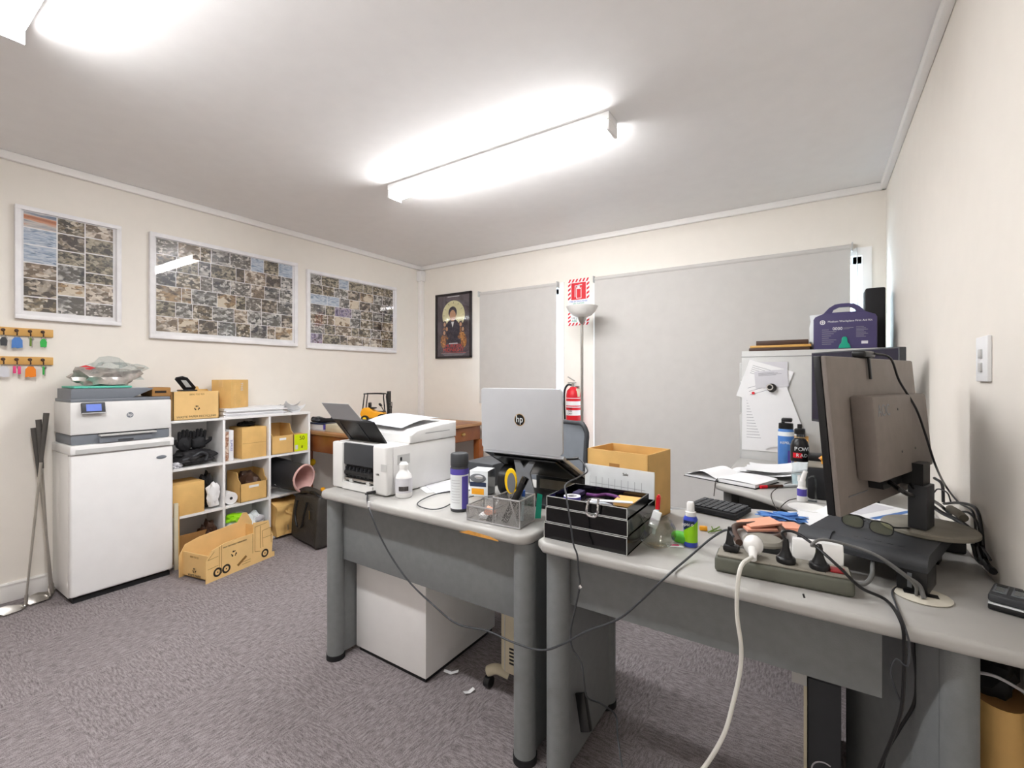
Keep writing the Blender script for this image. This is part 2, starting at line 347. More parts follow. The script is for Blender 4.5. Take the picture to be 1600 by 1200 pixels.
# framed photo collages on the left wall
REAL = {}
pal = [('#2e2620', '#75644f', '#cdbfae', '#3f332a'), ('#3a3228', '#8f7c60', '#e0d6c6', '#54462f'), ('#2e2f33', '#83807c', '#d8d4cf', '#57524c'),
       ('#4a3826', '#b09068', '#6f563a', '#d8cbb6'), ('#4b4643', '#958d85', '#e4ddd5', '#5f574f'), ('#2f3038', '#7b756f', '#cfcac4', '#453f3c'), ('#403a2f', '#7d735d', '#b9ad97', '#30291f'), ('#5a4a3c', '#a8937c', '#e6dccf', '#6e5c49')]
PH = [ramp_mat('snapshot_%d' % i, c, scale=[7, 11, 9, 12, 6, 9, 14, 8][i], distort=[1, .6, .8, .5, 1, .4, .7, 1][i], rough=.35, stretch=(1, 1, 1.6), cells=[26, 40, 34, 22, 50, 30, 44, 28][i]) for i, c in enumerate(pal)]
PHB = [ramp_mat('snapshot_blue', ('#5a6a80', '#9fb0c6', '#cdd3da', '#7c90ac'), scale=9, rough=.35, stretch=(1, 1, 5)), ramp_mat('snapshot_orange', ('#b06a45', '#d08a62', '#cfc7c0', '#5e7390'), scale=5, rough=.35, stretch=(1, .5, 4)), ramp_mat('snapshot_purple', ('#4b3f5e', '#7d6f91', '#b5a9b8', '#3a2c40'), scale=16, rough=.35)]
def collage(y0, y1, z0, z1, cols, rows, label, seed, blues, fw=.028, vert=False):
    rnd = random.Random(seed); t = thing('photo_collage', label, 'picture', 'framed photo collages on the left wall'); X = XL+.001
    m = MB()
    for a in ((y0, y1, z0, z0+fw), (y0, y1, z1-fw, z1), (y0, y0+fw, z0+fw, z1-fw), (y1-fw, y1, z0+fw, z1-fw)): m.box(X, X+.028, a[0], a[1], a[2], a[3], 'frame_white', bev=.002)
    part('frame', m, t)
    m = MB(); m.box(X, X+.012, y0+fw, y1-fw, z0+fw, z1-fw, 'frame_white')
    yy0, yy1, zz0, zz1 = y0+fw+.008, y1-fw-.012, z0+fw+.02, z1-fw-.002; xx = X+.0128
    n = 0
    if vert:
        cw = [0]+[.35, .66, 1.0]
        for a, b in zip(cw, cw[1:]):
            ks = sorted([0, 1]+[(i+rnd.uniform(-.18, .18))/rows for i in range(1, rows)])
            for c, d in zip(ks, ks[1:]):
                mt = rnd.choice(PH)
                if a == 0 and d > .99: mt = PHB[1]
                elif a == 0 and d > .6: mt = PHB[0]
                m.poly([(xx, yy0+(yy1-yy0)*p+e, zz0+(zz1-zz0)*q+g) for p, q, e, g in ((a, c, .003, .003), (b, c, -.003, .003), (b, d, -.003, -.003), (a, d, .003, -.003))], mt)
    else:
        for r in range(rows):
            ks = sorted([0, 1]+[(i+rnd.uniform(-.25, .25))/cols for i in range(1, cols)]); c, d = r/rows, (r+1)/rows
            for a, b in zip(ks, ks[1:]):
                mt = rnd.choice(PH); n += 1
                if (r, ks.index(a)) in blues: mt = PHB[blues[(r, ks.index(a))]]
                m.poly([(xx, yy0+(yy1-yy0)*p+e, zz0+(zz1-zz0)*q+g) for p, q, e, g in ((a, c, .002, .002), (b, c, -.002, .002), (b, d, -.002, -.002), (a, d, .002, -.002))], mt)
    if not vert: m.text('before and after photographs', .014, FR((xx, (y0+y1)/2, z0+fw+.011), (0, 1, 0), (0, 0, 1)), 'print_grey') if False else None
    part('photo_sheet', m, t)
    part('glass_pane', MB().box(X+.0165, X+.0185, y0+fw-.001, y1-fw+.001, z0+fw-.001, z1-fw+.001, 'pane'), t)
collage(.592, 1.052, 1.54, 2.165, 3, 6, 'small upright white frame of site photos above the key racks', 3, {}, .024, True)
collage(1.20, 2.228, 1.475, 2.175, 8, 6, 'long white framed photo collage reflecting the ceiling light, the middle frame', 5, {(5, 5): 0, (5, 7): 0})
collage(2.315, 3.32, 1.467, 2.145, 7, 7, 'white framed photo collage nearest the corner of the room', 8, {(6, 2): 0, (4, 1): 0, (4, 0): 0, (0, 0): 2, (3, 2): 2})
# key racks and the key tags on them
def rack(z, label):
    t = thing('key_rack', label, 'key rack', 'wooden key racks'); part('rail', MB().box(XL, XL+.016, .33, .745, z-.022, z+.022, 'pine', bev=.002), t)
    for i in range(4):
        y = .42+i*.0915 if False else HK[i]
        part('hook', MB().sph((XL+.018, y, z+.006), (.004, .009, .009), 'brown', 10).tube([(XL+.016, y, z+.002), (XL+.03, y, z-.003), (XL+.034, y, z-.012), (XL+.032, y, z-.02), (XL+.038, y, z-.012)], .0028, 'brown', seg=6, n=3), t)
HK = [PX(u, 521, XL+.02).y for u in (5, 26, 47, 67)]
rz1, rz2 = 1.468, 1.31
rack(rz1, 'upper pine key rack with hooks on the left wall'); rack(rz2, 'lower pine key rack with hooks, carrying the orange tag')
def key(y, z, colr, shape, label):
    X = XL+.03; t = thing('key_tag', label, 'key tag', 'key tags on the racks')
    part('ring', MB().tube([(X+.002+.0*a, y+.009*math.sin(a), z-.022-.009*(1-math.cos(a))) for a in [k*math.pi/4 for k in range(9)]], .0012, 'steel', seg=6, n=3), t)
    if shape == 'tag': m = MB().prism([(-.012, -.03), (.012, -.03), (.014, 0), (.006, .016), (-.006, .016), (-.014, 0)], -.003, .003, colr, M=FR((X+.002, y, z-.05), (.15, 1, 0), (0, 0, 1)))
    elif shape == 'big': m = MB().prism([(-.021, -.04), (-.008, -.036), (0, -.04), (.021, -.036), (.02, .004), (.01, .02), (-.01, .02), (-.02, .004)], -.004, .004, colr, M=FR((X+.002, y, z-.052), (.1, 1, 0), (0, 0, 1)))
    elif shape == 'thin': m = MB().box(X-.001, X+.006, y-.004, y+.004, z-.078, z-.03, colr, bev=.002)
    else: m = MB().box(X, X+.005, y-.016, y-.004, z-.07, z-.03, colr, bev=.002, M=None).box(X+.001, X+.006, y+.002, y+.014, z-.075, z-.032, colr, bev=.002)
    part('fob', m, t)
    part('key_blade', MB().box(X-.002, X, y+.003, y+.009, z-.085, z-.035, 'steel').cyl((X-.002, y+.006, z-.038), (X, y+.006, z-.038), .009, 'steel', seg=14), t)
key(HK[0], rz1, 'dark_grey', 'tag', 'dark grey key tag on the upper key rack'); key(HK[1], rz1, 'can_blue', 'big', 'blue key tag on the upper key rack')
key(HK[2], rz1, 'leaf', 'thin', 'thin olive green key tag on the upper key rack'); key(HK[3], rz1, 'green', 'tag', 'bright green key tag at the right end of the upper rack')
key(HK[0], rz2, 'paper_grey', 'big', 'pale grey key bunch on the lower key rack'); key(HK[1], rz2, 'pink', 'two', 'pink key tags hanging from the lower key rack')
key(HK[2], rz2, 'orange', 'big', 'large orange key tag on the lower rack'); key(HK[3], rz2, 'green', 'thin', 'thin green key tag at the right end of the lower rack')
# light switch on the right wall
t = thing('light_switch', 'white double light switch plate on the right wall', 'light switch')
part('plate', MB().box(XR-.009, XR, 1.615, 1.715, 1.208, 1.325, 'paper', bev=.003), t)
for z in (1.245, 1.28): part('rocker', MB().box(XR-.014, XR-.0085, 1.655, 1.675, z-.012, z+.012, 'light_grey', bev=.002), t)
# film poster (generic picture)
t = thing('framed_poster', 'black framed film poster with a yellow clock face on the back wall', 'poster')
x0, x1, z0, z1, Yp = -3.425, -2.935, 1.418, 2.10, YB-.001
m = MB()
for a in ((x0, x1, z0, z0+.022), (x0, x1, z1-.022, z1), (x0, x0+.022, z0, z1), (x1-.022, x1, z0, z1)): m.box(a[0], a[1], Yp-.025, Yp, a[2], a[3], 'poster_black', bev=.002)
part('frame', m, t)
ramp_mat('poster_ground', ('#4b4048', '#5a4d58', '#3f343c'), scale=6, rough=.5); ramp_mat('poster_glow', ('#7d5138', '#e8a14a', '#5b3b3e', '#c9863f'), scale=22, rough=.5)
mat('poster_clock', '#e3dcae', .5); mat('poster_red', '#d84a4a', .5); mat('poster_suit', '#37303f', .5)
def pd(m, cx, cz, rx, rz, mt, k, n=24, a0=0, a1=2*math.pi): m.poly([(cx+rx*math.cos(a0+(a1-a0)*i/n), Yp-.0102-.0004*k, cz+rz*math.sin(a0+(a1-a0)*i/n)) for i in range(n+(0 if a1-a0 > 6.2 else 1))], mt)
m = MB(); m.box(x0+.02, x1-.02, Yp-.01, Yp, z0+.02, z1-.02, 'poster_ground'); cx = (x0+x1)/2
pd(m, cx, 1.87, .155, .155, 'poster_clock', 1)
for i in range(12): a = i*math.pi/6; m.text('I', .03, FR((cx+.13*math.sin(a), Yp-.011, 1.87+.13*math.cos(a)), (math.cos(a), 0, -math.sin(a)), (math.sin(a), 0, math.cos(a))), 'ink')
pd(m, cx, 1.70, .15, .10, 'poster_glow', 2); pd(m, cx-.14, 1.60, .04, .07, 'poster_glow', 2); pd(m, cx+.14, 1.60, .04, .07, 'poster_glow', 2)
pd(m, cx-.01, 1.72, .10, .11, 'poster_suit', 3); pd(m, cx-.01, 1.90, .058, .062, 'poster_suit', 3); pd(m, cx-.01, 1.865, .042, .06, 'skin_tone', 4)
m.poly([(cx-.03, Yp-.0122, 1.80), (cx+.01, Yp-.0122, 1.80), (cx-.01, Yp-.0122, 1.74)], 'paper')
for dx, dz in ((-.12, .08), (-.09, .03), (-.125, -.01), (.1, .07), (.13, .02)): pd(m, cx+dx, 1.70+dz, .026, .034, 'poster_suit', 5); pd(m, cx+dx, 1.698+dz, .016, .022, 'skin_tone', 6)
pd(m, cx, 1.60, .085, .05, 'poster_suit', 7); m.box(cx-.06, cx+.06, Yp-.0135, Yp-.013, 1.565, 1.578, 'paper_grey')
FP = lambda x, z: FR((x, Yp-.0135, z), (1, 0, 0), (0, 0, 1))
m.text('MURDER', .05, FP(cx, 1.545), 'poster_red', ext=.0006, sx=1.2); m.text('MIDNIGHT', .056, FP(cx, 1.503), 'poster_red', ext=.0006, sx=1.05)
m.box(cx-.17, cx+.17, Yp-.0115, Yp-.011, 1.474, 1.477, 'poster_red')
for i in range(3): m.box(cx-.17+.02*i, cx+.17-.02*i, Yp-.0115, Yp-.011, 1.466-.01*i, 1.470-.01*i, 'print_grey')
m.box(cx-.08, cx+.08, Yp-.0115, Yp-.011, 2.062, 2.07, 'paper_grey')
part('poster_sheet', m, t); part('glass_pane', MB().box(x0+.021, x1-.021, Yp-.018, Yp-.0165, z0+.021, z1-.021, 'pane'), t)
# fire extinguisher sign
t = MB(); x0, x1, z0, z1 = -1.846, -1.642, 1.675, 2.085; Ys = YB-.001
t.box(x0, x1, Ys-.003, Ys, z0, z1, 'paper')
def stripes(m, ax, az, bx, bz, k):
    n = max(int(round(max(bx-ax, bz-az)/.036)), 1)
    for i in range(n):
        if bx-ax > bz-az: w_ = (bx-ax)/n; p = [(ax+i*w_, az), (ax+i*w_+w_*.5, az), (ax+i*w_+w_*.95, bz), (ax+i*w_+w_*.45, bz)]
        else: h_ = (bz-az)/n; p = [(ax, az+i*h_), (bx, az+i*h_+h_*.45), (bx, az+i*h_+h_*.95), (ax, az+i*h_+h_*.5)]
        m.poly([(a, Ys-.0034, b) for a, b in p], 'red')
stripes(t, x0, z1-.028, x1, z1, 0); stripes(t, x0, 1.90, x0+.026, z1-.03, 0); stripes(t, x1-.026, 1.90, x1, z1-.03, 0); stripes(t, x0, z0, x1, z0+.024, 0); stripes(t, x0, z0+.026, x0+.026, 1.80, 0); stripes(t, x1-.026, z0+.026, x1, 1.80, 0)
t.box(x0+.032, x1-.032, Ys-.0036, Ys-.003, 1.902, z1-.034, 'red')
xc = (x0+x1)/2
for a in ((xc-.022, xc-.017, 1.915, 2.01), (xc+.022, xc+.027, 1.915, 2.01), (xc-.022, xc+.027, 1.912, 1.917), (xc-.022, xc+.027, 1.995, 2.003), (xc-.012, xc+.012, 2.003, 2.03), (xc-.036, xc-.03, 1.925, 2.025), (xc-.036, xc+.0, 2.022, 2.028), (xc, xc+.034, 2.026, 2.034)): t.box(a[0], a[1], Ys-.0042, Ys-.0036, a[2], a[3], 'paper')
FS = lambda x, z: FR((x, Ys-.0034, z), (1, 0, 0), (0, 0, 1))
t.text('FIRE EXTINGUISHER', .019, FS(xc, 1.886), 'blue'); t.text('DRY POWDER', .017, FS(xc, 1.868), 'kit_teal'); t.text('USE ON', .02, FS(xc-.03, 1.74), 'ink'); t.text('ABE', .03, FS(xc-.04, 1.715), 'kit_teal')
solo('fire_extinguisher_sign', t, 'red and white striped fire extinguisher sign between the two blinds', 'sign')
# fire extinguisher on the wall
t = thing('fire_extinguisher', 'red fire extinguisher with black hose hung below its sign', 'fire extinguisher'); ex, ey = -1.755, YB-.085
part('cylinder', MB().lathe((ex, ey, .70), [(0, 0), (.058, .003), (.062, .012), (.062, .36), (.055, .40), (.032, .425), (.022, .435), (0, .435)], 'red'), t)
m = MB(); m.lathe((ex, ey, .70), [(.0627, .19), (.0627, .34)], 'paper')
for a, b in ((.335, .312), (.275, .266), (.258, .235)): m.lathe((ex, ey, .70), [(.0631, b), (.0631, a)], 'red')
for i, s in enumerate(('FIRE', 'ABE', 'DRY')): m.text(s, .022, FR((ex, ey-.064, .95-.022*i), (1, 0, 0), (0, 0, 1)), 'ink')
part('label_wrap', m, t); m = MB(); m.cyl((ex, ey, 1.13), (ex, ey, 1.165), .016, 'steel').box(ex-.05, ex+.025, ey-.009, ey+.009, 1.165, 1.175, 'steel', bev=.002).box(-.055, .02, -.008, .008, -.004, .004, 'steel', bev=.002, M=Matrix.Translation((ex-.005, ey, 1.195)) @ Matrix.Rotation(.5, 4, 'Y'))
part('valve_handle', m, t); part('hose', MB().tube([(ex-.01, ey, 1.15), (ex-.05, ey-.01, 1.15), (ex-.075, ey-.02, 1.10), (ex-.078, ey-.02, 1.0), (ex-.072, ey-.02, .85)], .009, 'black'), t)
part('wall_bracket', MB().box(ex-.02, ex+.02, ey+.06, YB-.0005, .85, 1.14, 'steel'), t); part('safety_tag', MB().box(ex+.04, ex+.075, ey-.03, ey-.028, 1.05, 1.12, 'cream'), t)
# torchiere floor lamp
t = thing('floor_lamp', 'slim steel uplighter floor lamp with a frosted bowl between the blinds', 'floor lamp'); lx, ly = -1.574, 3.40
part('base', MB().lathe((lx, ly, 0), [(0, 0), (.13, 0), (.13, .012), (.11, .02), (.02, .028), (0, .028)], 'steel'), t)
part('pole', MB().cyl((lx, ly, .025), (lx, ly, 1.69), .011, 'steel').lathe((lx, ly, 1.64), [(0, 0), (.01, 0), (.034, .045), (.036, .07), (0, .07)], 'steel'), t)
part('lamp_shade', MB().lathe((lx, ly, 1.70), [(.03, 0), (.075, .015), (.105, .045), (.128, .088), (.124, .088), (.1, .05), (.07, .021), (.0, .01)], 'lamp_bowl'), t)
# ================================================================ left wall: fridge, printer, shelves
FXP = lambda x, y, z: FR((x, y, z), (0, 1, 0), (0, 0, 1))       # writing on a face looking towards +X
FYN = lambda x, y, z: FR((x, y, z), (1, 0, 0), (0, 0, 1))       # writing on a face looking towards -Y
t = thing('bar_fridge', 'white bar fridge standing under the printer by the left wall', 'fridge')
part('body', MB().box(-3.645, -3.355, .742, 1.210, .025, .80, 'gloss_white', bev=.004), t)
part('worktop_lid', MB().box(-3.65, -3.30, .738, 1.214, .80, .85, 'white', bev=.008).box(-3.302, -3.298, .76, 1.19, .806, .828, 'light_grey'), t)
d = part('door', MB().box(-3.354, -3.31, .740, 1.212, .035, .797, 'white', bev=.012, seg=3), t)
part('badge', MB().lathe((0, 0, 0), [(0, 0), (.02, 0), (.022, .002), (.017, .0035), (0, .0035)], 'printer_grey', M=FR((-3.3101, 1.15, .735), (0, 1, 0), (0, 0, 1)) @ Matrix.Diagonal((1.2, .5, 1, 1))).text('Fridge', .001, FXP(-3.3, 1.165, .735), 'silver') if False else MB().lathe((0, 0, 0), [(0, 0), (.02, 0), (.022, .002), (.017, .0035), (0, .0035)], 'printer_grey', M=FR((-3.3101, 1.15, .735), (0, 1, 0), (0, 0, 1)) @ Matrix.Diagonal((1.2, .5, 1, 1))), d)
part('plinth', MB().box(-3.63, -3.33, .755, 1.20, 0, .0245, 'matte_black'), t)
# all-in-one printer on the fridge
t = thing('inkjet_printer', 'white and grey inkjet printer with a blue touch screen on the fridge', 'printer'); bz = .85
part('base', MB().box(-3.62, -3.33, .748, 1.20, bz, bz+.055, 'printer_grey', bev=.008), t)
part('paper_tray', MB().box(-3.34, -3.30, .86, 1.10, bz+.003, bz+.04, 'printer_grey', bev=.004).box(-3.301, -3.298, .94, 1.01, bz+.008, bz+.018, 'dark_grey'), t)
part('output_shelf', MB().box(-3.34, -3.285, .86, 1.12, bz+.041, bz+.05, 'light_grey', bev=.003), t)
part('output_slot', MB().box(-3.331, -3.324, .86, 1.13, bz+.0505, bz+.068, 'matte_black'), t)
m = MB(); m.box(-3.62, -3.32, .743, 1.205, bz+.056, bz+.232, 'printer_white', bev=.006)
T_ = FXP(-3.3195, 1.0, bz+.15); m.lathe((0, 0, 0), [(.0, 0), (.016, 0), (.016, .0008), (0, .0008)], 'printer_grey', M=T_); m.text('hp', .026, FXP(-3.3183, 1.0, bz+.152), 'printer_white', sx=.9)
part('housing', m, t)
s = part('control_panel', MB().box(-.012, .006, .785, .885, -.03, .03, 'dark_grey', bev=.004, M=Matrix.Translation((-3.305, 0, bz+.20)) @ Matrix.Rotation(-.2, 4, 'Y')).box(.0055, .0075, .783, .887, -.031, -.026, 'silver', M=Matrix.Translation((-3.305, 0, bz+.20)) @ Matrix.Rotation(-.2, 4, 'Y')), t)
part('touch_screen', MB().box(.0065, .008, .803, .867, -.018, .02, 'lcd_blue', M=Matrix.Translation((-3.305, 0, bz+.20)) @ Matrix.Rotation(-.2, 4, 'Y')), s)
part('scanner_lid', MB().box(-3.62, -3.325, .746, 1.202, bz+.2325, bz+.25, 'printer_grey', bev=.004), t)
part('document_feeder', MB().prism([(.752, 0), (1.02, 0), (1.115, .046), (1.12, .055), (.752, .055)], 0, .26, 'printer_grey', M=FR((-3.60, 0, bz+.2502), (0, 1, 0), (0, 0, 1)), bev=.002).box(-3.595, -3.36, .80, 1.10, bz+.3055, bz+.307, 'light_grey'), t)
solo('plastic_folder', MB().box(-3.58, -3.35, .765, 1.02, bz+.3072, bz+.319, 'teal', bev=.004), 'teal plastic folder lying on top of the inkjet printer', 'folder')
t = thing('plastic_bag', 'crumpled clear and red plastic bag heaped on the teal folder', 'bag')
def crump(c, r, mt, seed, amp=.3, sub=3, sc=1.6): return MB().blob(c, r, mt, amp=amp, sc=sc, seed=seed, sub=sub, smooth=False)
part('filled_bag', crump((-3.46, .93, bz+.37), (.09, .15, .065), 'foil', 4, .28), t)
part('clear_wrap', crump((-3.45, .97, bz+.40), (.08, .11, .062), 'clear_plastic', 11, .5), t)
part('red_corner', crump((-3.44, .835, bz+.405), (.03, .05, .024), 'red', 8, .3, 2), t)
m = MB().box(-3.56, -3.38, 1.125, 1.225, bz+.2505, bz+.305, 'kraft_dark', bev=.006); m.box(-3.3795, -3.379, 1.14, 1.20, bz+.27, bz+.285, 'ink'); solo('kraft_packet', m, 'small brown kraft packet beside the document feeder on the printer', 'packet')
# golf clubs
def club(label, head, top, hd):
    t = thing('golf_club', label, 'golf club', 'golf clubs leaning by the fridge'); a, b = Vector(head), Vector(top); d = (b-a).normalized(); g = b-d*.27
    part('shaft', MB().tube([a+d*.05, g], lambda q: .0048+.002*q, 'steel', raw=True), t); part('grip', MB().tube([g, b], lambda q: .0085+.0045*q, 'grip', raw=True, seg=12), t)
    hd = Vector(hd).normalized(); n = hd.cross(Vector((0, 0, 1))).normalized()
    m = MB().tube([a+d*.07, a+d*.02, a+hd*.012+Vector((0, 0, .012))], .0075, 'steel', n=4)
    m.prism([(0, 0), (.03, -.002), (.085, .0), (.098, .015), (.09, .05), (.06, .048), (.0, .022)], -.004, .006, 'steel', M=FR(a+Vector((0, 0, .003)), hd, Vector((0, 0, 1))+n*.7), bev=.002)
    part('club_head', m, t)
club('golf club standing furthest left with its head towards the camera', (-3.46, .60, .004), (-3.56, .70, 1.02), (.35, -1, 0))
club('golf club in the middle of the three by the fridge', (-3.50, .705, .004), (-3.575, .672, .985), (.2, -1, 0))
club('golf club nearest the fridge with its blade behind the middle one', (-3.545, .725, .004), (-3.585, .655, .94), (.55, -.8, 0))
# cube shelving
t = thing('cube_shelf', 'white cube shelving unit with nine cubbies filled with boxes and bags', 'shelving'); SY = [1.226, 1.545, 1.863, 2.183]; SZ = [.014, .316, .624, .932]; SX0, SX1 = -3.645, -3.40
part('back_panel', MB().box(SX0, SX0+.006, SY[0], SY[3]+.008, .01, .93, 'white'), t)
for i, y in enumerate(SY): part('side_panel' if i in (0, 3) else 'divider', MB().box(SX0+.0062, SX1, y-.008, y+.008, 0, .924, 'white', bev=.001), t)
for z in SZ:
    if z > .9: part('top_board', MB().box(SX0, SX1+.003, SY[0]-.008, SY[3]+.008, z-.0078, z+.008, 'white', bev=.001), t)
    else:
        for a, b in zip(SY, SY[1:]): part('shelf_board', MB().box(SX0+.0065, SX1-.001, a+.0082, b-.0082, z-.008, z+.008, 'white'), t)
def tray_box(name, label, x0, x1, y0, y1, z0, z1, low, lab=True, group='open cardboard pick boxes in the shelving', cat='box', fill=None, mt='kraft'):
    t = thing(name, label, cat, group); k = .004; m = MB()
    m.box(x0, x1, y0, y1, z0, z0+k, mt); m.box(x0, x0+k, y0, y1, z0, z1, mt)
    zl = z0+(z1-z0)*low
    for y in (y0, y1-k): m.prism([(x0, z0), (x1, z0), (x1, zl+.01), (x1-.03, zl+.03), (x1-.05, z1), (x0, z1)] if low < .99 else [(x0, z0), (x1, z0), (x1, z1), (x0, z1)], 0, k, mt, M=FR((0, y+k, 0), (1, 0, 0), (0, 0, 1)))
    m.box(x1-k, x1, y0, y1, z0, zl, mt)
    part('carton', m, t)
    if lab: part('label_strip', MB().box(x1, x1+.0008, y0+.06, y1-.06, zl-.035, zl-.018, 'paper'), t)
    if fill: part('contents', MB().blob(((x0+x1)/2, (y0+y1)/2, z0+(z1-z0)*.45), ((x1-x0)*.4, (y1-y0)*.4, (z1-z0)*.45), fill, amp=.25, seed=z0*9, sub=3), t)
    return t
def carton(name, label, x0, x1, y0, y1, z0, z1, mt='kraft', cat='box', writing=(), group=None, rot=0):
    t = thing(name, label, cat, group); m = MB(M=RZ(rot, ((x0+x1)/2, (y0+y1)/2, 0)) @ Matrix.Translation((-(x0+x1)/2, -(y0+y1)/2, 0)) if rot else None)
    m.box(x0, x1, y0, y1, z0, z1, mt, bev=.002)
    for wv in writing: m.text(*wv)
    part('carton', m, t)
    return t
# row one
t = thing('black_gloves', 'pair of black padded work gloves on the grey cap in the upper left cubby', 'gloves', None)
for k, (yy, xx) in enumerate(((1.345, -3.50), (1.425, -3.49))):
    m = MB().blob((xx, yy, .775), (.03, .045, .05), 'matte_black', amp=.12, seed=k, sub=3, flat=False)
    for f in range(4): m.tube([(xx, yy-.03+.02*f, .79), (xx+.008, yy-.033+.022*f, .83), (xx+.012, yy-.034+.022*f, .868-.012*abs(f-1.5))], .0105, 'matte_black', seg=8, n=4).sph((xx+.012, yy-.034+.022*f, .868-.012*abs(f-1.5)), .0105, 'matte_black', 10)
    m.tube([(xx, yy+.035*(1 if k else -1), .765), (xx+.02, yy+.06*(1 if k else -1), .79), (xx+.022, yy+.062*(1 if k else -1), .81)], .0115, 'matte_black', n=4)
    part('glove', m, t)
t = thing('grey_bag', 'dark grey zipped pouch under the black gloves in the upper left cubby', 'pouch')
part('pouch', MB().blob((-3.50, 1.385, .683), (.10, .128, .05), 'bag_black', amp=.16, seed=3, sub=4), t)
part('strap', MB().tube([(-3.41, 1.30, .68), (-3.402, 1.36, .70), (-3.40, 1.40, .72), (-3.405, 1.44, .70), (-3.402, 1.43, .665)], .008, 'dark_grey'), t)
solo('rag', MB().blob((-3.45, 1.275, .648), (.045, .04, .02), 'paper_grey', amp=.3, seed=5, sub=3), 'pale grey rag at the left end of the upper left cubby', 'rag')
def book(y, wd, h, col, label, words=None, lean=0):
    t = thing('book', label, 'book', 'books in the upper middle cubby'); m = MB(M=Matrix.Translation((0, y, .633)) @ Matrix.Rotation(lean, 4, 'X'))
    m.box(-3.585, -3.42, -wd/2, wd/2, .0, h, col, bev=.002); m.box(-3.583, -3.425, -wd/2+.004, wd/2-.004, h-.002, h+.0005, 'paper')
    if words: m.text(words[0], words[1], FR((-3.4195, 0, h/2), (0, 0, -1), (0, 1, 0)), words[2])
    part('cover', m, t)
ramp_mat('book_art', ('#c69a7c', '#e8d5c3', '#8d5a40', '#d9b79b'), scale=14, rough=.5)
book(1.571, .026, .205, 'book_art', 'brown patterned book at the left of the upper middle cubby'); book(1.601, .03, .213, 'paper', 'white book with purple spine letters next to the brown book', ('SUPPLIES', .02, 'violet'))
t = carton('cardboard_carton', 'taped closed cardboard carton beside the books in the upper middle cubby', -3.60, -3.415, 1.67, 1.845, .6325, .855)
part('tape', MB().box(-3.4155, -3.4145, 1.675, 1.84, .74, .742, 'kraft_dark').box(-3.54, -3.45, 1.664, 1.6699, .80, .83, 'kraft_dark') if False else MB().box(-3.4152, -3.4145, 1.675, 1.84, .74, .742, 'kraft_dark'), t)
solo('black_cloth', MB().blob((-3.52, 1.75, .872), (.05, .05, .02), 'matte_black', amp=.25, seed=2, sub=3), 'scrap of black cloth on the closed carton in the upper middle cubby', 'cloth')
tray_box('pick_box', 'open fronted cardboard box with white strip beside the lime sign in the upper right cubby', -3.60, -3.41, 1.882, 2.055, .6325, .855, .62)
t = carton('lime_carton', 'fluorescent lime labelled carton at the right end of the upper cubby', -3.52, -3.41, 2.06, 2.172, .6325, .765, 'kraft')
m = MB().box(-3.4095, -3.4085, 2.062, 2.172, .637, .767, 'lime'); m.text('50', .045, FXP(-3.4083, 2.125, .735), 'ink').text('8', .03, FXP(-3.4083, 2.125, .665), 'ink').box(-3.4084, -3.408, 2.068, 2.09, .65, .685, 'paper_grey'); part('label', m, t)
# row two
carton('cardboard_carton', 'closed cardboard carton at the left of the middle left cubby', -3.60, -3.405, 1.235, 1.425, .3245, .53)
solo('black_cap', MB().blob((-3.50, 1.475, .475), (.07, .035, .10), 'matte_black', amp=.3, seed=6, sub=4, flat=False), 'black crumpled jacket stuffed beside the carton in the middle left cubby', 'jacket') if False else solo('black_jacket', MB().blob((-3.50, 1.478, .43), (.07, .04, .13), 'matte_black', amp=.22, seed=6, sub=4), 'black crumpled jacket stuffed beside the carton in the middle left cubby', 'jacket')
solo('white_cloth', MB().blob((-3.425, 1.485, .405), (.022, .036, .085), 'paper', amp=.3, seed=16, sub=3), 'white crumpled cloth in front of the black jacket in the middle left cubby', 'cloth')
tray_box('pick_box', 'open fronted cardboard box with white strip and paper inside in the middle cubby', -3.60, -3.408, 1.655, 1.845, .3245, .535, .62, fill='brown')
t = thing('paper_roll', 'white paper roll beside the open box in the middle cubby', 'roll'); part('roll', MB().cyl((-3.60, 1.60, .369), (-3.42, 1.60, .369), .043, 'paper'), t); part('core', MB().cyl((-3.425, 1.60, .369), (-3.4192, 1.60, .369), .01, 'dark_grey'), t)
t = thing('neck_wrap', 'black sleeve bag with pink lining and white trim spilling from the right cubby', 'bag')
c0, c1 = Vector((-3.575, 1.985, .475)), Vector((-3.27, 2.055, .445)); ax = (c1-c0); up = Vector((0, 0, 1)); sd = ax.cross(up).normalized(); u2 = sd.cross(ax).normalized()
def sl(rr, off=0):
    def f(a, b):
        an = a*2*math.pi; p = c0+ax*b; r1, r2 = .088+.012*b, .115-.012*b
        return p+(sd*math.cos(an)*r1+u2*math.sin(an)*r2)*rr*(1+.05*noise.noise(p*9+Vector((an, 0, 0))))
    return f
part('shell', MB().grid(sl(1), 32, 12, 'bag_black', closeu=True), t); part('lining', MB().grid(lambda a, b: sl(.93)(a, .1+.9*b), 32, 8, 'pink_lining', closeu=True), t)
part('rim', MB().tube([sl(.97)(k/24, 1) for k in range(25)], .008, 'pink_lining', seg=8, n=3), t)
part('piping', MB().tube([sl(1.01)(.62-.02, .72), sl(1.01)(.64, .6), sl(1.01)(.72, .45), sl(1.01)(.76, .38), sl(1.01)(.80, .42), sl(1.01)(.9, .34)], .0028, 'paper', seg=6), t)
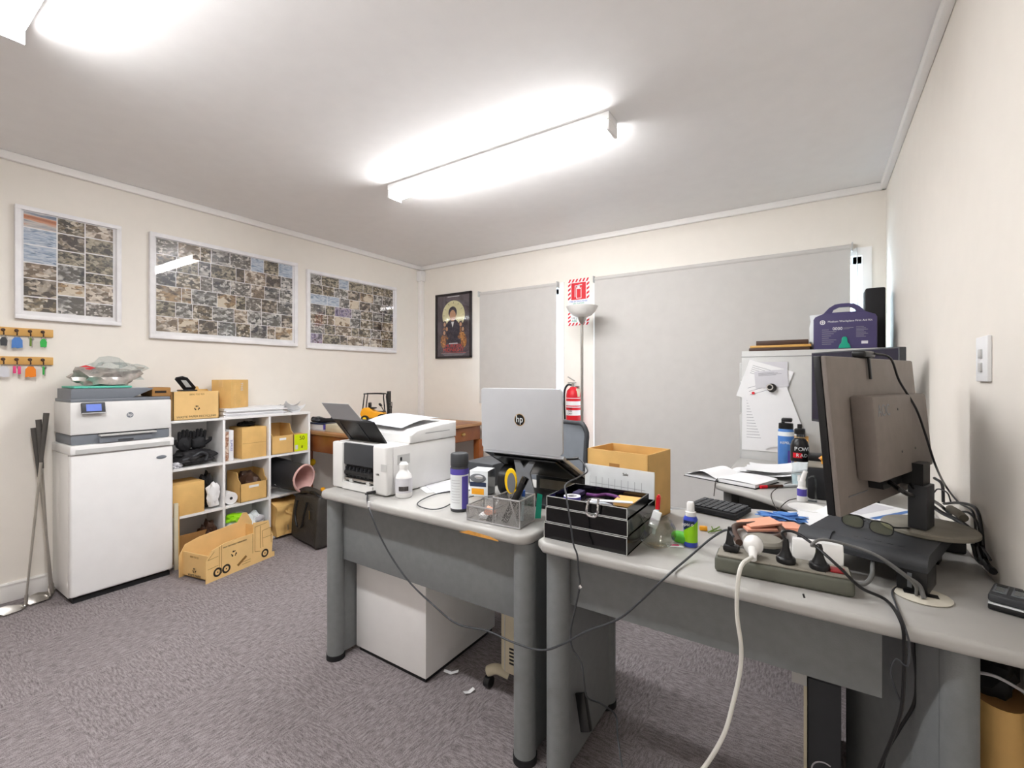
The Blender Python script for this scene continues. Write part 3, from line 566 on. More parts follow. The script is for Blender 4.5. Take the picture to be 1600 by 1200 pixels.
# row three
m = MB()
m.box(-3.59, -3.42, 1.25, 1.42, .022, .13, 'kraft_dark', M=None); m.poly([(-3.42, 1.25, .13), (-3.42, 1.42, .13), (-3.405, 1.44, .20), (-3.41, 1.27, .20)], 'kraft_dark')
solo('folded_box', m, 'brown torn cardboard box in the lower left cubby', 'box'); solo('brown_bag', MB().blob((-3.50, 1.48, .13), (.08, .045, .1), 'brown', amp=.25, seed=12, sub=4), 'crumpled dark brown bag in the lower left cubby', 'bag')
solo('document_folder', MB().box(-3.39, -3.37, 1.24, 1.262, .0, .42, 'cream', bev=.002).box(-3.388, -3.372, 1.263, 1.268, 0, .40, 'pine'), 'cream folder standing on edge between the fridge and the shelving', 'folder')
t = thing('shopping_bag', 'white and green crumpled plastic shopping bag in the lower middle cubby', 'bag')
part('white_bag', crump((-3.46, 1.715, .15), (.08, .105, .078), 'wrap_white', 21, .3, 4, 1.8), t); part('green_panel', crump((-3.47, 1.64, .215), (.05, .06, .03), 'spray_green', 22, .3, 3), t); part('logo_patch', crump((-3.39, 1.78, .19), (.012, .03, .03), 'paper_grey', 24, .3, 2), t)
t = thing('paper_bag', 'scrunched brown kraft paper bag in the lower right cubby', 'bag')
part('bag', MB().box(-3.60, -3.36, 1.885, 2.15, .023, .255, 'kraft', cuts=14, smooth=False, fn=lambda v: v+Vector((noise.noise(v*11)*.035, noise.noise(v*9+Vector((5, 0, 0)))*.02, noise.noise(v*8+Vector((0, 7, 0)))*.03 if v.z > .06 else 0))), t)
part('folded_top', MB().box(-3.385, -3.345, 1.96, 2.09, .17, .19, 'kraft', cuts=5, smooth=False, fn=lambda v: v+Vector((noise.noise(v*20)*.02, 0, (v.y-2.0)*-.5+noise.noise(v*15)*.02))), t)
# on top of the shelving
t = thing('waste_paper_box', 'cardboard recycling box lettered waste paper on the shelving beside the printer', 'box')
m = MB(); zt = .9402; m.box(-3.60, -3.404, 1.245, 1.515, zt, zt+.004, 'kraft_light')
for a in ((-3.60, -3.596, 1.245, 1.515, .165), (-3.408, -3.404, 1.245, 1.515, .185), (-3.60, -3.404, 1.245, 1.249, .185), (-3.60, -3.404, 1.511, 1.515, .175)): m.box(a[0], a[1], a[2], a[3], zt, zt+a[4], 'kraft_light')
m.text('WASTE PAPER RECYCLING', .0185, FXP(-3.4038, 1.38, zt+.02), 'ink', sx=1.05); m.text('0800 732 925', .016, FXP(-3.4038, 1.38, zt+.165), 'kraft_print')
def recycle(m, c, r, x, FRM=FXP, mt='ink'):
    for k in range(3):
        a = k*2*math.pi/3+math.pi/2; M_ = FRM(*c) @ Matrix.Rotation(a, 4, 'Z')
        m.prism([(r*.55, -r*.5), (r*.85, -r*.5), (r*.85, r*.15), (r*1.05, r*.15), (r*.7, r*.6), (r*.35, r*.15), (r*.55, r*.15)], 0, .0006, mt, M=M_)
recycle(m, (-3.4038, 1.38, zt+.075), .017, 0); part('carton', m, t)
part('flap', MB().prism([(1.40, 0), (1.60, .0), (1.58, .03), (1.53, .03), (1.52, .05), (1.49, .05), (1.47, .03), (1.40, .03)], 0, .004, 'kraft', M=FR((-3.594, 0, zt+.1), (0, 1, 0), (0, 0, 1)) @ Matrix.Translation((-.06, .065, 0))), t)
t = thing('hole_punch', 'black hole punch lying tilted on the waste paper box', 'hole punch'); B_ = Matrix.Translation((-3.45, 1.335, zt+.19)) @ Matrix.Rotation(-.6, 4, 'Z')
hp = [(.02, 0), (.085, 0), (.088, .02), (.03, .088), (.0, .098), (-.035, .09), (-.04, .075)]
part('lever', MB(M=Matrix.Translation((-3.44, 1.295, zt+.196))).prism(hp, -.006, .006, 'black', M=FR((0, 0, 0), (0, 1, 0), (.5, 0, 1)), bev=.002).prism([(.03, .022), (.062, .022), (.022, .072), (-.008, .074)], .0062, .0068, 'light_grey', M=FR((0, 0, 0), (0, 1, 0), (.5, 0, 1))), t)
part('base_plate', MB().box(-3.50, -3.42, 1.30, 1.39, zt+.186, zt+.196, 'black', bev=.003), t)
t = thing('paper_stack', 'flat stack of large white paper sheets on the shelving', 'paper'); m = MB()
rr = random.Random(4)
for i in range(7): a = rr.uniform(-.008, .008); m.box(-3.635+a, -3.415+a, 1.556+a, 1.99+a*2, zt+.0085*i, zt+.0085*i+.0078, rr.choice(['paper', 'paper_grey', 'paper']))
part('sheets', m, t); zs = zt+.0595
_k, _e1, _e2 = Vector((-3.42, 1.60, 0)), Vector((.85, .53, 0)).normalized(), Vector((-.53, .85, 0)).normalized()
SHM = Matrix(((_e1.x, _e2.x, 0, _k.x-_e1.x*.14), (_e1.y, _e2.y, 0, _k.y-_e1.y*.14), (0, 0, 1, 0), (0, 0, 0, 1)))
def shipping(name, label, x0, x1, y0, y1, z0, z1, mt, writing):
    t = thing(name, label, 'box'); m = MB(M=SHM).box(x0, x1, y0, y1, z0, z1, mt, bev=.002)
    for wv in writing: m.text(*wv)
    part('carton', m, t); return t
t = shipping('shipping_carton', 'small tan printed carton standing on the paper stack', 0, .14, 0, .20, zs, zs+.20, 'kraft', writing=[('THIS', .03, FR((.1405, .12, zs+.15), (0, 0, -1), (0, 1, 0)), 'paper_grey'), ('THIS WAY UP', .026, FR((.1405, .04, zs+.10), (0, 0, -1), (0, 1, 0)), 'kraft_light'), ('88', .026, FXP(.1405, .16, zs+.035), 'kraft_light')])
part('tape', MB(M=SHM).box(.05, .08, -.0008, 0, zs+.15, zs+.2, 'kraft_light').box(.05, .08, 0, .20, zs+.2001, zs+.2006, 'kraft_light'), t)
t = thing('loose_papers', 'curled loose white papers at the right end of the shelving top', 'paper')
for k, (a, yy) in enumerate(((0, 2.09), (.4, 2.11), (-.3, 2.10))):
    part('sheet', MB(M=RZ(a, (-3.53, yy, zt+.002+.002*k))).grid(lambda u, v, k=k: Vector(((u-.5)*.18, (v-.5)*.11, .004+.035*abs(v-.5)**2*4+.02*k*u+.012*math.sin(u*5+k))), 10, 8, 'paper'), t)
# cardboard truck on the floor
t = thing('cardboard_truck', 'open cardboard box cut like a recycling truck on the carpet', 'box')
A, Bp, Cp = PZ(276, 901, 0), PZ(321, 913, 0), PZ(428, 868, 0)
ux = (Cp-Bp).normalized(); L = (Cp-Bp).length; uy = Vector((ux.y, -ux.x, 0)); uy = -uy if (A-Bp).dot(uy) < 0 else uy; uy = Vector((-ux.y, ux.x, 0)) if (A-Bp).dot(Vector((-ux.y, ux.x, 0))) > 0 else Vector((ux.y, -ux.x, 0)); W_ = .24
out = [(0, 0), (L, 0), (L, .03), (L-.02, .035), (L-.012, .15), (L-.035, .20), (L-.045, .255), (L-.16, .27), (L-.16, .205), (.12, .205), (.035, .185), (0, .13)]
m = MB(); m.prism(out, 0, .005, 'kraft_light', M=FR(Bp, ux, (0, 0, 1)))
Mf = FR(Bp+(-uy)*.0003, ux, (0, 0, 1)); nz = Vector(ux.cross(Vector((0, 0, 1)))); sgn = -1 if nz.dot(uy) > 0 else 1
zf = .0055 if sgn > 0 else -.0006
if sgn < 0: pass
def ringp(m, cx, cy, r0, r1, mt):
    n = 24; m.lathe((cx, cy, zf), [(r0, 0), (r1, 0), (r1, .0005), (r0, .0005)], mt, seg=n, M=Mf)
for cx in (.07, .125, L-.075): ringp(m, cx, .045, .016, .027, 'ink'); ringp(m, cx, .045, 0, .004, 'ink')
def ln(a, b, wd=.0022, mt='kraft_print'):
    a, b = Vector((*a, 0)), Vector((*b, 0)); d = (b-a); q = d.orthogonal().normalized() if False else Vector((-d.y, d.x, 0)).normalized()*wd/2
    m.prism([tuple((a+q)[:2]), tuple((b+q)[:2]), tuple((b-q)[:2]), tuple((a-q)[:2])], zf, zf+.0005, mt, M=Mf)
for a, b in (((.01, .135), (.075, .14)), ((.01, .08), (.075, .085)), ((.08, .03), (.08, .195)), ((.095, .03), (.095, .198)), ((L-.165, .075), (L-.165, .2)), ((L-.15, .24), (L-.15, .08)), ((L-.15, .08), (L-.11, .07)), ((L-.11, .09), (L-.11, .235)), ((L-.095, .20), (L-.03, .205)), ((L-.095, .2), (L-.09, .09)), ((L-.09, .15), (L-.02, .15)), ((L-.03, .205), (L-.025, .1)), ((L-.15, .24), (L-.06, .245)), ((.23, .03), (.29, .03)), ((.23, .045), (.29, .045)), ((.01, .135), (.05, .175))): ln(a, b)
ln((.20, .035), (.26, .075), .016); 
m.text('NOT WITHOUT SHREDDING', .012, Mf @ Matrix.Translation((.185, .178, zf)), 'ink'); recycle(m, (0, 0, 0), .02, 0, FRM=lambda *c: Mf @ Matrix.Translation((.175, .12, zf)))
part('side_panel', m, t)
out2 = [(0, 0), (L, 0), (L+.02, .04), (L+.02, .20), (L-.02, .275), (L-.05, .28), (L-.09, .225), (.12, .21), (.035, .19), (0, .13)]
part('side_panel', MB().prism(out2, 0, .005, 'kraft_light', M=FR(Bp+uy*W_, ux, (0, 0, 1))), t)
m = MB(); P0 = Bp+ux*.02; m.prism([(0, .012), (W_, .012), (W_, .155), (0, .155)], 0, .005, 'kraft_light', M=FR(P0, uy, (0, 0, 1)))
xd = -uy if uy.cross(Vector((0, 0, 1))).dot(ux) > 0 else uy; Me = FR(P0+uy*(W_/2)-ux*.006, xd, (0, 0, 1))
m.text('WASTE PAPER', .018, Me @ Matrix.Translation((0, .025, 0)), 'ink'); m.text('0800 732 925', .014, Me @ Matrix.Translation((0, .135, 0)), 'kraft_print'); recycle(m, (0, 0, 0), .016, 0, FRM=lambda *c: Me @ Matrix.Translation((0, .055, 0)))
part('end_panel', m, t); part('end_panel', MB().prism([(0, .0), (W_, .0), (W_, .2), (0, .2)], 0, .005, 'kraft_light', M=FR(Bp+ux*(L-.03), uy, (0, 0, 1))), t)
part('floor_panel', MB().prism([(.02, 0), (L-.03, 0), (L-.03, W_), (.02, W_)], .012, .016, 'kraft', M=FR(Bp, ux, uy)), t)
# black tote bag
t = thing('tote_bag', 'black leather work bag with handles slumped beside the shelving', 'bag')
bc = Vector((-3.12, 2.03, 0)); Mb = RZ(-.12, bc)
part('bag_body', MB(M=Mb).box(-.22, .22, -.075, .075, .004, .35, 'leather_black', bev=.03, seg=3, cuts=3, fn=lambda v: Vector((v.x*(1-.12*v.z/.35), v.y*(1-.35*v.z/.35), v.z+.018*math.sin(v.x*9)*(v.z/.35)))+Vector((0, noise.noise(v*8)*.02, 0))), t)
part('top_flap', MB(M=Mb).tube([(-.17, 0, .345), (-.05, -.01, .375), (.05, 0, .37), (.18, 0, .35)], .026, 'leather_black', seg=8), t)
part('handle', MB(M=Mb).tube([(-.10, -.066, .30), (-.10, -.085, .20), (-.05, -.092, .12), (.02, -.092, .14), (.04, -.085, .22), (.05, -.066, .31)], .008, 'black'), t)
part('handle', MB(M=Mb).tube([(-.09, .062, .31), (-.08, .07, .40), (0, .06, .43), (.08, .07, .40), (.09, .062, .31)], .008, 'black') if False else MB(M=Mb).tube([(.02, -.03, .372), (.08, -.045, .39), (.15, -.04, .375), (.19, -.02, .35)], .008, 'black'), t)
part('zip_pull', MB(M=Mb).box(-.215, -.209, -.09, -.085, .06, .10, 'steel', bev=.001).box(.10, .104, -.078, -.072, .2, .26, 'brass'), t)
# ================================================================ wooden desk in the corner
t = thing('wooden_desk', 'old stained wooden desk with brass cup handle in the far corner', 'desk'); wx0, wx1, wy0, wy1, wz = -3.60, -2.70, 2.215, 3.60, .78
part('desk_top', MB().box(wx0, wx1+.02, wy0-.01, wy1+.02, wz-.025, wz, 'wood_top', bev=.005).box(wx1-.2, wx1-.02, 2.9, 3.5, wz, wz+.0015, 'wood'), t)
part('apron', MB().box(wx0+.02, wx1-.045, wy0+.01, wy1-.02, wz-.165, wz-.026, 'wood', bev=.002), t)
for k, (a, b) in enumerate(((2.30, 2.88), (2.94, 3.50))):
    d = part('drawer', MB().box(wx1-.044, wx1-.012, a, b, wz-.155, wz-.032, 'wood', bev=.004), t)
    part('cup_handle', MB().lathe((0, 0, 0), [(.028, 0), (.026, .012), (.014, .02), (0, .022)], 'brass', M=FR((wx1-.012, (a+b)/2+.06, wz-.09), (0, 1, 0), (0, 0, 1)) @ Matrix.Diagonal((1, .6, 1, 1))), d)
for x in (wx0+.045, wx1-.045):
    for y in (wy0+.045, wy1-.045): part('leg', MB().box(x-.035, x+.035, y-.035, y+.035, 0, wz-.166, 'wood', bev=.004), t)
# things on it
zz = wz+.0005
t = thing('toy_forklift', 'yellow and black toy forklift on the wooden desk', 'toy'); fm = Matrix.Translation((-3.10, 2.62, zz+.0605)) @ Matrix.Rotation(.55, 4, 'Z') @ Matrix.Diagonal((1.2, 1.1, 1.1, 1))
part('body', MB(M=fm).prism([(-.10, .03), (.05, .03), (.06, .05), (.05, .075), (-.02, .085), (-.055, .11), (-.10, .105), (-.115, .06)], -.04, .04, 'amber', M=FR((0, 0, 0), (1, 0, 0), (0, 0, 1)), bev=.006).box(.0, .05, -.036, .036, .075, .082, 'black'), t)
part('seat', MB(M=fm).box(-.055, -.01, -.022, .022, .10, .112, 'black', bev=.005).box(-.062, -.048, -.022, .022, .11, .148, 'black', bev=.005), t)
m = MB(M=fm)
for y in (-.036, .036): m.tube([(-.095, y, .10), (-.083, y, .205), (-.078, y, .215), (.045, y, .215), (.052, y, .19), (.062, y, .08)], .0042, 'black', n=3)
for x in (-.05, -.01, .03): m.cyl((x, -.036, .216), (x, .036, .216), .003, 'black')
m.tube([(.045, 0, .08), (.02, 0, .13)], .003, 'black', raw=True).cyl((.015, 0, .127), (.024, 0, .134), .014, 'black'); part('cab_frame', m, t)
m = MB(M=fm)
for y in (-.026, -.014, .014, .026): m.box(.075, .087, y-.004, y+.004, .012, .235, 'black')
for z in (.03, .12, .225): m.box(.075, .086, -.028, .028, z, z+.01, 'dark_grey')
part('mast', m, t)
m = MB(M=fm)
for y in (-.022, .022): m.box(.09, .094, y-.006, y+.006, .01, .12, 'black').box(.09, .165, y-.006, y+.006, .008, .013, 'black')
m.box(.089, .093, -.04, .04, .05, .058, 'black').box(.089, .093, -.04, .04, .1, .108, 'black').box(.089, .093, -.04, -.034, .1, .15, 'black').box(.089, .093, .034, .04, .1, .15, 'black').box(.089, .093, -.04, .04, .145, .15, 'black'); part('forks', m, t)
for x, r in ((-.075, .026), (.045, .032)):
    for y in (-.046, .046): w_ = part('wheel', MB(M=fm).cyl((x, y-.012, r), (x, y+.012, r), r, 'black', seg=24), t); part('hub', MB(M=fm).cyl((x, y-.0135, r), (x, y+.0135, r), r*.5, 'yellow', seg=16), w_)
solo('paper_ream', MB().box(-3.27, -2.96, 2.53, 2.74, zz, zz+.06, 'paper', bev=.003), 'white paper ream under the toy forklift', 'paper ream')
carton('file_box', 'cream document box at the near end of the wooden desk', -3.30, -3.02, 2.26, 2.50, zz, zz+.06, 'cream', 'box'); 
t = thing('book_pile', 'pair of thin dark books lying at the near left end of the wooden desk', 'books') if False else None
solo('lever_file', MB().box(-3.55, -3.32, 2.26, 2.50, zz, zz+.012, 'paper_grey').box(-3.55, -3.32, 2.26, 2.50, zz+.05, zz+.062, 'navy').box(-3.33, -3.32, 2.26, 2.5, zz+.012, zz+.05, 'violet').box(-3.55, -3.335, 2.265, 2.49, zz+.013, zz+.049, 'paper'), 'navy and white document file beside the cream box on the wooden desk', 'file')
solo('black_glove', MB().tube([(-3.50, 2.28, zz+.088), (-3.38, 2.30, zz+.082), (-3.27, 2.32, zz+.088), (-3.18, 2.36, zz+.086)], lambda q: .022-.006*q, 'matte_black', seg=10).blob((-3.46, 2.30, zz+.085), (.06, .05, .022), 'dark_grey', amp=.2, seed=3, sub=3), 'black rolled cloth on the cream box and navy file', 'cloth')
m = MB()
for k in range(3): m.box(-3.1+.05*k, -2.82+.03*k, 2.72+.16*k, 2.90+.17*k, zz+.001*k, zz+.001*k+.0009, ['dark_grey', 'paper', 'matte_black'][k])
solo('desk_mat_papers', m, 'flat dark papers and pads spread on the wooden desk top', 'papers')
# yellow toy and grey panel under the desk
solo('yellow_ball', MB().sph((-3.53, 2.29, .505), .03, 'yellow').cyl((-3.53, 2.29, 0), (-3.53, 2.29, .478), .008, 'yellow').sph((-3.52, 2.29, .42), .02, 'amber'), 'yellow ball topped stick under the near end of the wooden desk', 'ball')
solo('yellow_sack', MB().prism([(-.06, 0), (.06, 0), (.035, .30), (-.01, .33)], -.02, .02, 'amber', M=FR((-3.30, 2.24, 0.002), (1, 0, 0), (0, 0, 1)), bev=.008), 'yellow wedge shaped bag behind the black work bag', 'bag')
# ================================================================ grey desks
DZ = .73
def desk(name, label, outline, parts_fn, grp=None):
    t = thing(name, label, 'desk', grp)
    m = MB().prism(outline, DZ-.032, DZ, 'desk_top', bev=.012, seg=4); parts_fn(t, m); return t
def rounded(x0, x1, y0, y1, r, n=6):
    o = []
    for cx, cy, a in ((x1-r, y1-r, 0), (x0+r, y1-r, 90), (x0+r, y0+r, 180), (x1-r, y0+r, 270)):
        for k in range(n+1): q = math.radians(a+90*k/n); o.append((cx+r*math.cos(q), cy+r*math.sin(q)))
    return o
def leg(t, x, y0, y1, th=.045, fr=.036, top=DZ-.033):
    m = MB(); m.box(x-th/2, x+th/2, y0+fr, y1-fr, .02, top, 'desk_grey'); 
    for y in (y0+fr, y1-fr): m.cyl((x, y, .022), (x, y, top), fr, 'desk_grey', seg=28)
    o = part('leg_panel', m, t)
    for y in (y0+fr, y1-fr): part('foot_cap', MB().cyl((x, y, 0), (x, y, .0215), fr+.003, 'matte_black', seg=24), o)
AX0, AX1, AY0, AY1 = -1.80, -.735, 1.19, 1.90
def pa(t, m):
    m.prism([(-1.00, DZ-.031), (-.84, DZ-.031), (-.87, DZ-.022), (-.96, DZ-.018)], -.003, .0012, 'chipboard', M=FR((0, AY0+.0004, 0), (1, 0, 0), (0, 0, 1))); part('desk_top', m, t)
    leg(t, -1.745, AY0+.02, AY1-.04); leg(t, -.775, AY0+.02, AY1-.04)
    part('modesty_panel', MB().box(-1.722, -.799, AY0+.07, AY0+.088, .43, DZ-.033, 'desk_grey', bev=.001), t)
desk('office_desk', 'grey office desk carrying the printer and laptop, chipped along its front edge', rounded(AX0, AX1, AY0, AY1, .05), pa)
BX0 = -.705
outB = [(BX0+.03, 1.18), (XR-.004, 1.18), (XR-.004, 2.0), (.1, 1.98), (-.19, 1.93), (-.33, 1.86), (-.42, 1.77), (-.47, 1.745), (BX0+.03, 1.745), (BX0, 1.715), (BX0, 1.21)]
def pb(t, m):
    part('desk_top', m, t); leg(t, -.655, AY0+.02, 1.66); 
    q = MB(); q.cyl((.235, 1.245, .022), (.235, 1.245, DZ-.033), .03, 'desk_grey', seg=28).prism([(.205, 1.24), (.235, 1.27), (.10, 1.62), (.07, 1.60)], .02, DZ-.033, 'desk_grey'); part('leg_panel', q, t)
    part('modesty_panel', MB().box(-.632, .118, AY0+.07, AY0+.088, .53, DZ-.033, 'desk_grey', bev=.001), t)
    g = part('grommet', MB().lathe((.197, 1.36, DZ), [(0, -.004), (.0, .0005), (.05, .0005), (.052, .003), (.044, .0045), (0, .004)], 'grommet', seg=36).box(.165, .225, 1.352, 1.372, DZ+.004, DZ+.0052, 'black'), t)
desk('office_desk', 'grey corner desk against the right wall carrying the power board', outB, pb)
outC = [(-.39, 2.30), (-.36, 2.272), (-.30, 2.235), (-.20, 2.165), (-.10, 2.075), (-.03, 2.035), (.05, 2.03), (XR-.004, 2.03), (XR-.004, 3.09), (-.39, 3.09)]
def pc(t, m):
    part('desk_top', m, t); part('leg_panel', MB().box(-.365, -.33, 2.36, 3.05, 0, DZ-.033, 'desk_grey', bev=.002), t)
    part('modesty_panel', MB().box(-.329, .34, 2.62, 2.64, .25, DZ-.033, 'desk_grey'), t)
desk('desk_return', 'grey return desk with curved edge in front of the filing cabinet', outC, pc)
# white pedestal under the printer desk
t = thing('pedestal_cabinet', 'plain white pedestal cabinet under the left grey desk', 'cabinet')
part('body', MB().box(-1.715, -1.29, 1.33, 1.80, .02, .62, 'white', bev=.002), t); part('plinth', MB().box(-1.705, -1.30, 1.34, 1.79, 0, .0195, 'matte_black'), t)
# cream heater with castors
t = thing('oil_heater', 'cream upright heater on castors under the left grey desk', 'heater'); hx, hy = -.93, 1.52
m = MB().box(hx-.10, hx+.10, hy-.05, hy+.16, .07, .60, 'cream', bev=.015, seg=3)
for k in range(5): m.box(hx-.055, hx-.01, hy-.0512, hy-.049, .115+.014*k, .122+.014*k, 'matte_black')
m.box(hx-.078, hx-.075, hy-.0515, hy-.049, .08, .58, 'light_grey'); part('body', m, t)
for s_ in (-1, 1):
    f = part('foot', MB().tube([(hx+s_*.07, hy-.03, .06), (hx+s_*.115, hy-.05, .075), (hx+s_*.15, hy-.06, .06)], .02, 'cream', seg=10), t)
    part('castor', MB().cyl((hx+s_*.145-.012, hy-.062, .022), (hx+s_*.145+.012, hy-.062, .022), .022, 'black', seg=20), f)
    f = part('foot', MB().tube([(hx+s_*.07, hy+.13, .06), (hx+s_*.115, hy+.15, .075), (hx+s_*.15, hy+.16, .06)], .02, 'cream', seg=10), t)
    part('castor', MB().cyl((hx+s_*.145-.012, hy+.162, .022), (hx+s_*.145+.012, hy+.162, .022), .022, 'black', seg=20), f)
# scraps on the carpet
for (u, v, l_, a, lb) in ((705, 1052, .03, .5, 'torn white paper strip on the carpet beside the white pedestal'), (733, 1082, .022, 1.2, 'small curled white paper scrap on the carpet nearer the camera')):
    p = PZ(u, v, .002); solo('paper_scrap', MB(M=RZ(a, p)).box(-l_, l_, -.008, .008, 0, .0015, 'paper', cuts=3, fn=lambda q: q+Vector((0, 0, .01*abs(q.x)/.03))), lb, 'paper scrap', 'paper scraps on the carpet')
# ---------------------------------------------------------------- scanner printer on the left desk
t = thing('laser_printer', 'white multifunction printer with its rear paper feed open on the left desk', 'printer')
px0, px1, py0, py1, z0 = -1.78, -1.45, 1.268, 1.70, DZ+.004; px0 = -1.80
m = MB(); m.box(px0, px1, py0+.028, py1, z0, z0+.20, 'printer_white', bev=.008)
m.box(px0, px0+.07, py0, py0+.03, z0, z0+.20, 'printer_white', bev=.006); m.box(px1-.085, px1, py0, py0+.05, z0, z0+.205, 'printer_white', bev=.012, seg=3); m.box(px0+.07, px1-.085, py0, py0+.03, z0, z0+.028, 'printer_white')
m.box(px1-.001, px1+.001, py0+.06, py0+.13, z0+.12, z0+.16, 'light_grey').box(px1, px1+.002, py0+.075, py0+.085, z0+.135, z0+.15, 'black')
m.box(px1-.03, px1-.0, py0-.001, py0+.001, z0+.10, z0+.13, 'light_grey').text('USB', .011, FYN(px1-.05, py0-.0012, z0+.085), 'ink'); part('housing', m, t)
part('rear_cover', MB().box(px0+.071, px1-.086, py0+.006, py0+.02, z0+.105, z0+.198, 'dark_grey', bev=.004), t)
m = MB().box(px0+.071, px1-.086, py0+.0205, py0+.0275, z0+.03, z0+.10, 'matte_black')
m.cyl((px0+.075, py0+.018, z0+.07), (px1-.09, py0+.018, z0+.07), .013, 'black').cyl((px0+.075, py0+.014, z0+.042), (px1-.09, py0+.014, z0+.042), .006, 'steel')
for x in (px0+.11, px1-.13): m.box(x, x+.02, py0+.005, py0+.013, z0+.03, z0+.045, 'light_grey')
for k in range(7): m.box(px0+.08+.025*k, px0+.083+.025*k, py0+.008, py0+.02, z0+.055, z0+.095, 'dark_grey')
part('fuser_opening', m, t)
m = MB(); m.prism([(py0+.13, z0+.2005), (py1, z0+.2005), (py1, z0+.275), (py0+.33, z0+.27), (py0+.17, z0+.255), (py0+.13, z0+.235)], px0+.02, px1+.004, 'printer_white', M=Matrix(((0, 0, 1, 0), (1, 0, 0, 0), (0, 1, 0, 0), (0, 0, 0, 1))), bev=.008)
m.box(px1+.0035, px1+.0045, py0+.22, py1-.05, z0+.235, z0+.237, 'mid_grey'); part('scanner_lid', m, t)
Mt = Matrix.Translation(((px0+px1)/2-.04, py0+.06, z0+.20)) @ Matrix.Rotation(-math.radians(48), 4, 'X')
def tilt(pts, th, mt, M): return MB().prism(pts, -th, th, mt, M=M)
T1 = FR(((px0+px1)/2-.035, py0+.085, z0+.195), (1, 0, 0), (0, -.62, .78))
part('feed_tray', MB().prism([(-.12, -.02), (.12, -.02), (.13, .13), (-.13, .13)], -.004, .004, 'black', M=T1).prism([(-.10, .0), (-.095, .0), (-.095, .12), (-.10, .12)], .0042, .006, 'dark_grey', M=T1).prism([(.02, .0), (.03, .0), (.03, .12), (.02, .12)], .0042, .006, 'dark_grey', M=T1), t)
T2 = FR(((px0+px1)/2-.035, py0+.085-.62*.13, z0+.195+.78*.13), (1, 0, 0), (0, -.93, .40))
part('tray_extension', MB().prism([(-.13, 0), (.125, 0), (.115, .03), (-.118, .03)], -.003, .003, 'dark_grey', M=T2), t)
solo('blank_sheet', MB().prism([(-.10, .0), (.10, .0), (.07, .085), (-.11, .085)], .0045, .0055, 'sheet_grey', M=FR(((px0+px1)/2-.04, py0+.085-.62*.13-.024, z0+.205+.78*.13), (1, 0, 0), (0, -.55, .83))), 'pale grey blank sheet standing in the open paper feed', 'paper') 
m = MB().grid(lambda u, v: Vector((px0+.03+.26*u, py0+.14+.26*v, z0+.262+.03*math.sin(v*2.2)+.012*(1-u))), 8, 10, 'sheet_grey'); solo('printed_sheet', m, 'grey sheet curled over the lid of the desk printer', 'paper')
# power lead of the printer
PYc = lambda L_, y: [PY(u, v, y) for u, v in L_]
t = thing('power_cable', 'thin black power lead running from the printer across both desk fronts', 'cable')
jack = Vector((px1-.06, py0-.002, DZ+.018))
pts = [jack, Vector((px1-.08, py0-.035, DZ+.012)), PZ(574, 772, DZ+.008)]+PYc([(576, 792), (600, 850), (636, 905), (680, 948), (715, 975), (762, 986), (800, 1003), (845, 1016), (880, 1006), (915, 987), (965, 968), (1000, 940), (1040, 902)], 1.15)+[PZ(1075, 872, DZ+.012), PZ(1110, 842, DZ+.05), PZ(1135, 828, DZ+.085), PZ(1146, 838, DZ+.10)]
part('lead', MB().tube(pts, .0030, 'dark_grey', seg=8, n=6), t); part('barrel_plug', MB().cyl(jack, jack+Vector((-.02, -.03, -.003)), .006, 'black').cyl(pts[3]+Vector((0, 0, .02)), pts[3], .004, 'paper'), t)
# white bottle with barcode
t = thing('plastic_bottle', 'white plastic bottle with a barcode beside the desk printer', 'bottle'); bx, by, _ = PZ(631, 776, DZ)
part('bottle_body', MB().lathe((bx, by, DZ+.001), [(0, 0), (.031, 0), (.034, .004), (.034, .075), (.03, .09), (.019, .105), (.017, .112), (0, .112)], 'white'), t)
part('cap', MB().lathe((bx, by, DZ+.1135), [(0, 0), (.018, 0), (.0185, .02), (.012, .028), (0, .028)], 'gloss_white'), t)
m = MB(); m.lathe((bx, by, DZ+.001), [(.0343, .02), (.0343, .078)], 'paper_grey')
for k in range(26):
    a = -.76+(k-13)*.045+math.pi/2*0;  m.box(.0344, .0349, -.0004-.0003*(k % 3), .0004, DZ+.03, DZ+.048, 'ink', M=RZ(a, (bx, by, 0)))
part('label', m, t)
# aerosol can
t = thing('aerosol_can', 'tall aerosol can with white and violet label and black cap on the left desk', 'spray can'); bx, by, _ = PZ(718, 797, DZ)
part('can_body', MB().lathe((bx, by, DZ+.001), [(0, 0), (.032, 0), (.0335, .004), (.0335, .155), (.031, .162), (0, .162)], 'dark_grey'), t)
m = MB(); m.lathe((bx, by, DZ), [(.0338, .012), (.0338, .135)], 'wrap_white'); m.lathe((bx, by, DZ), [(.0339, .1355), (.0339, .156)], 'violet')
m.grid(lambda u, v: Vector((bx+.0342*math.cos(-.62+.9*u), by+.0342*math.sin(-.62+.9*u), DZ+.012+.118*v)), 10, 2, 'violet')
for k in range(9): m.grid(lambda u, v: Vector((bx+.0341*math.cos(-1.85+1.0*u), by+.0341*math.sin(-1.85+1.0*u), DZ+.035+.010*k+.001*v)), 8, 2, 'print_grey')
part('label', m, t); part('cap', MB().lathe((bx, by, DZ+.1635), [(0, 0), (.032, 0), (.033, .003), (.033, .042), (.029, .047), (.0, .047)], 'dark_grey'), t)
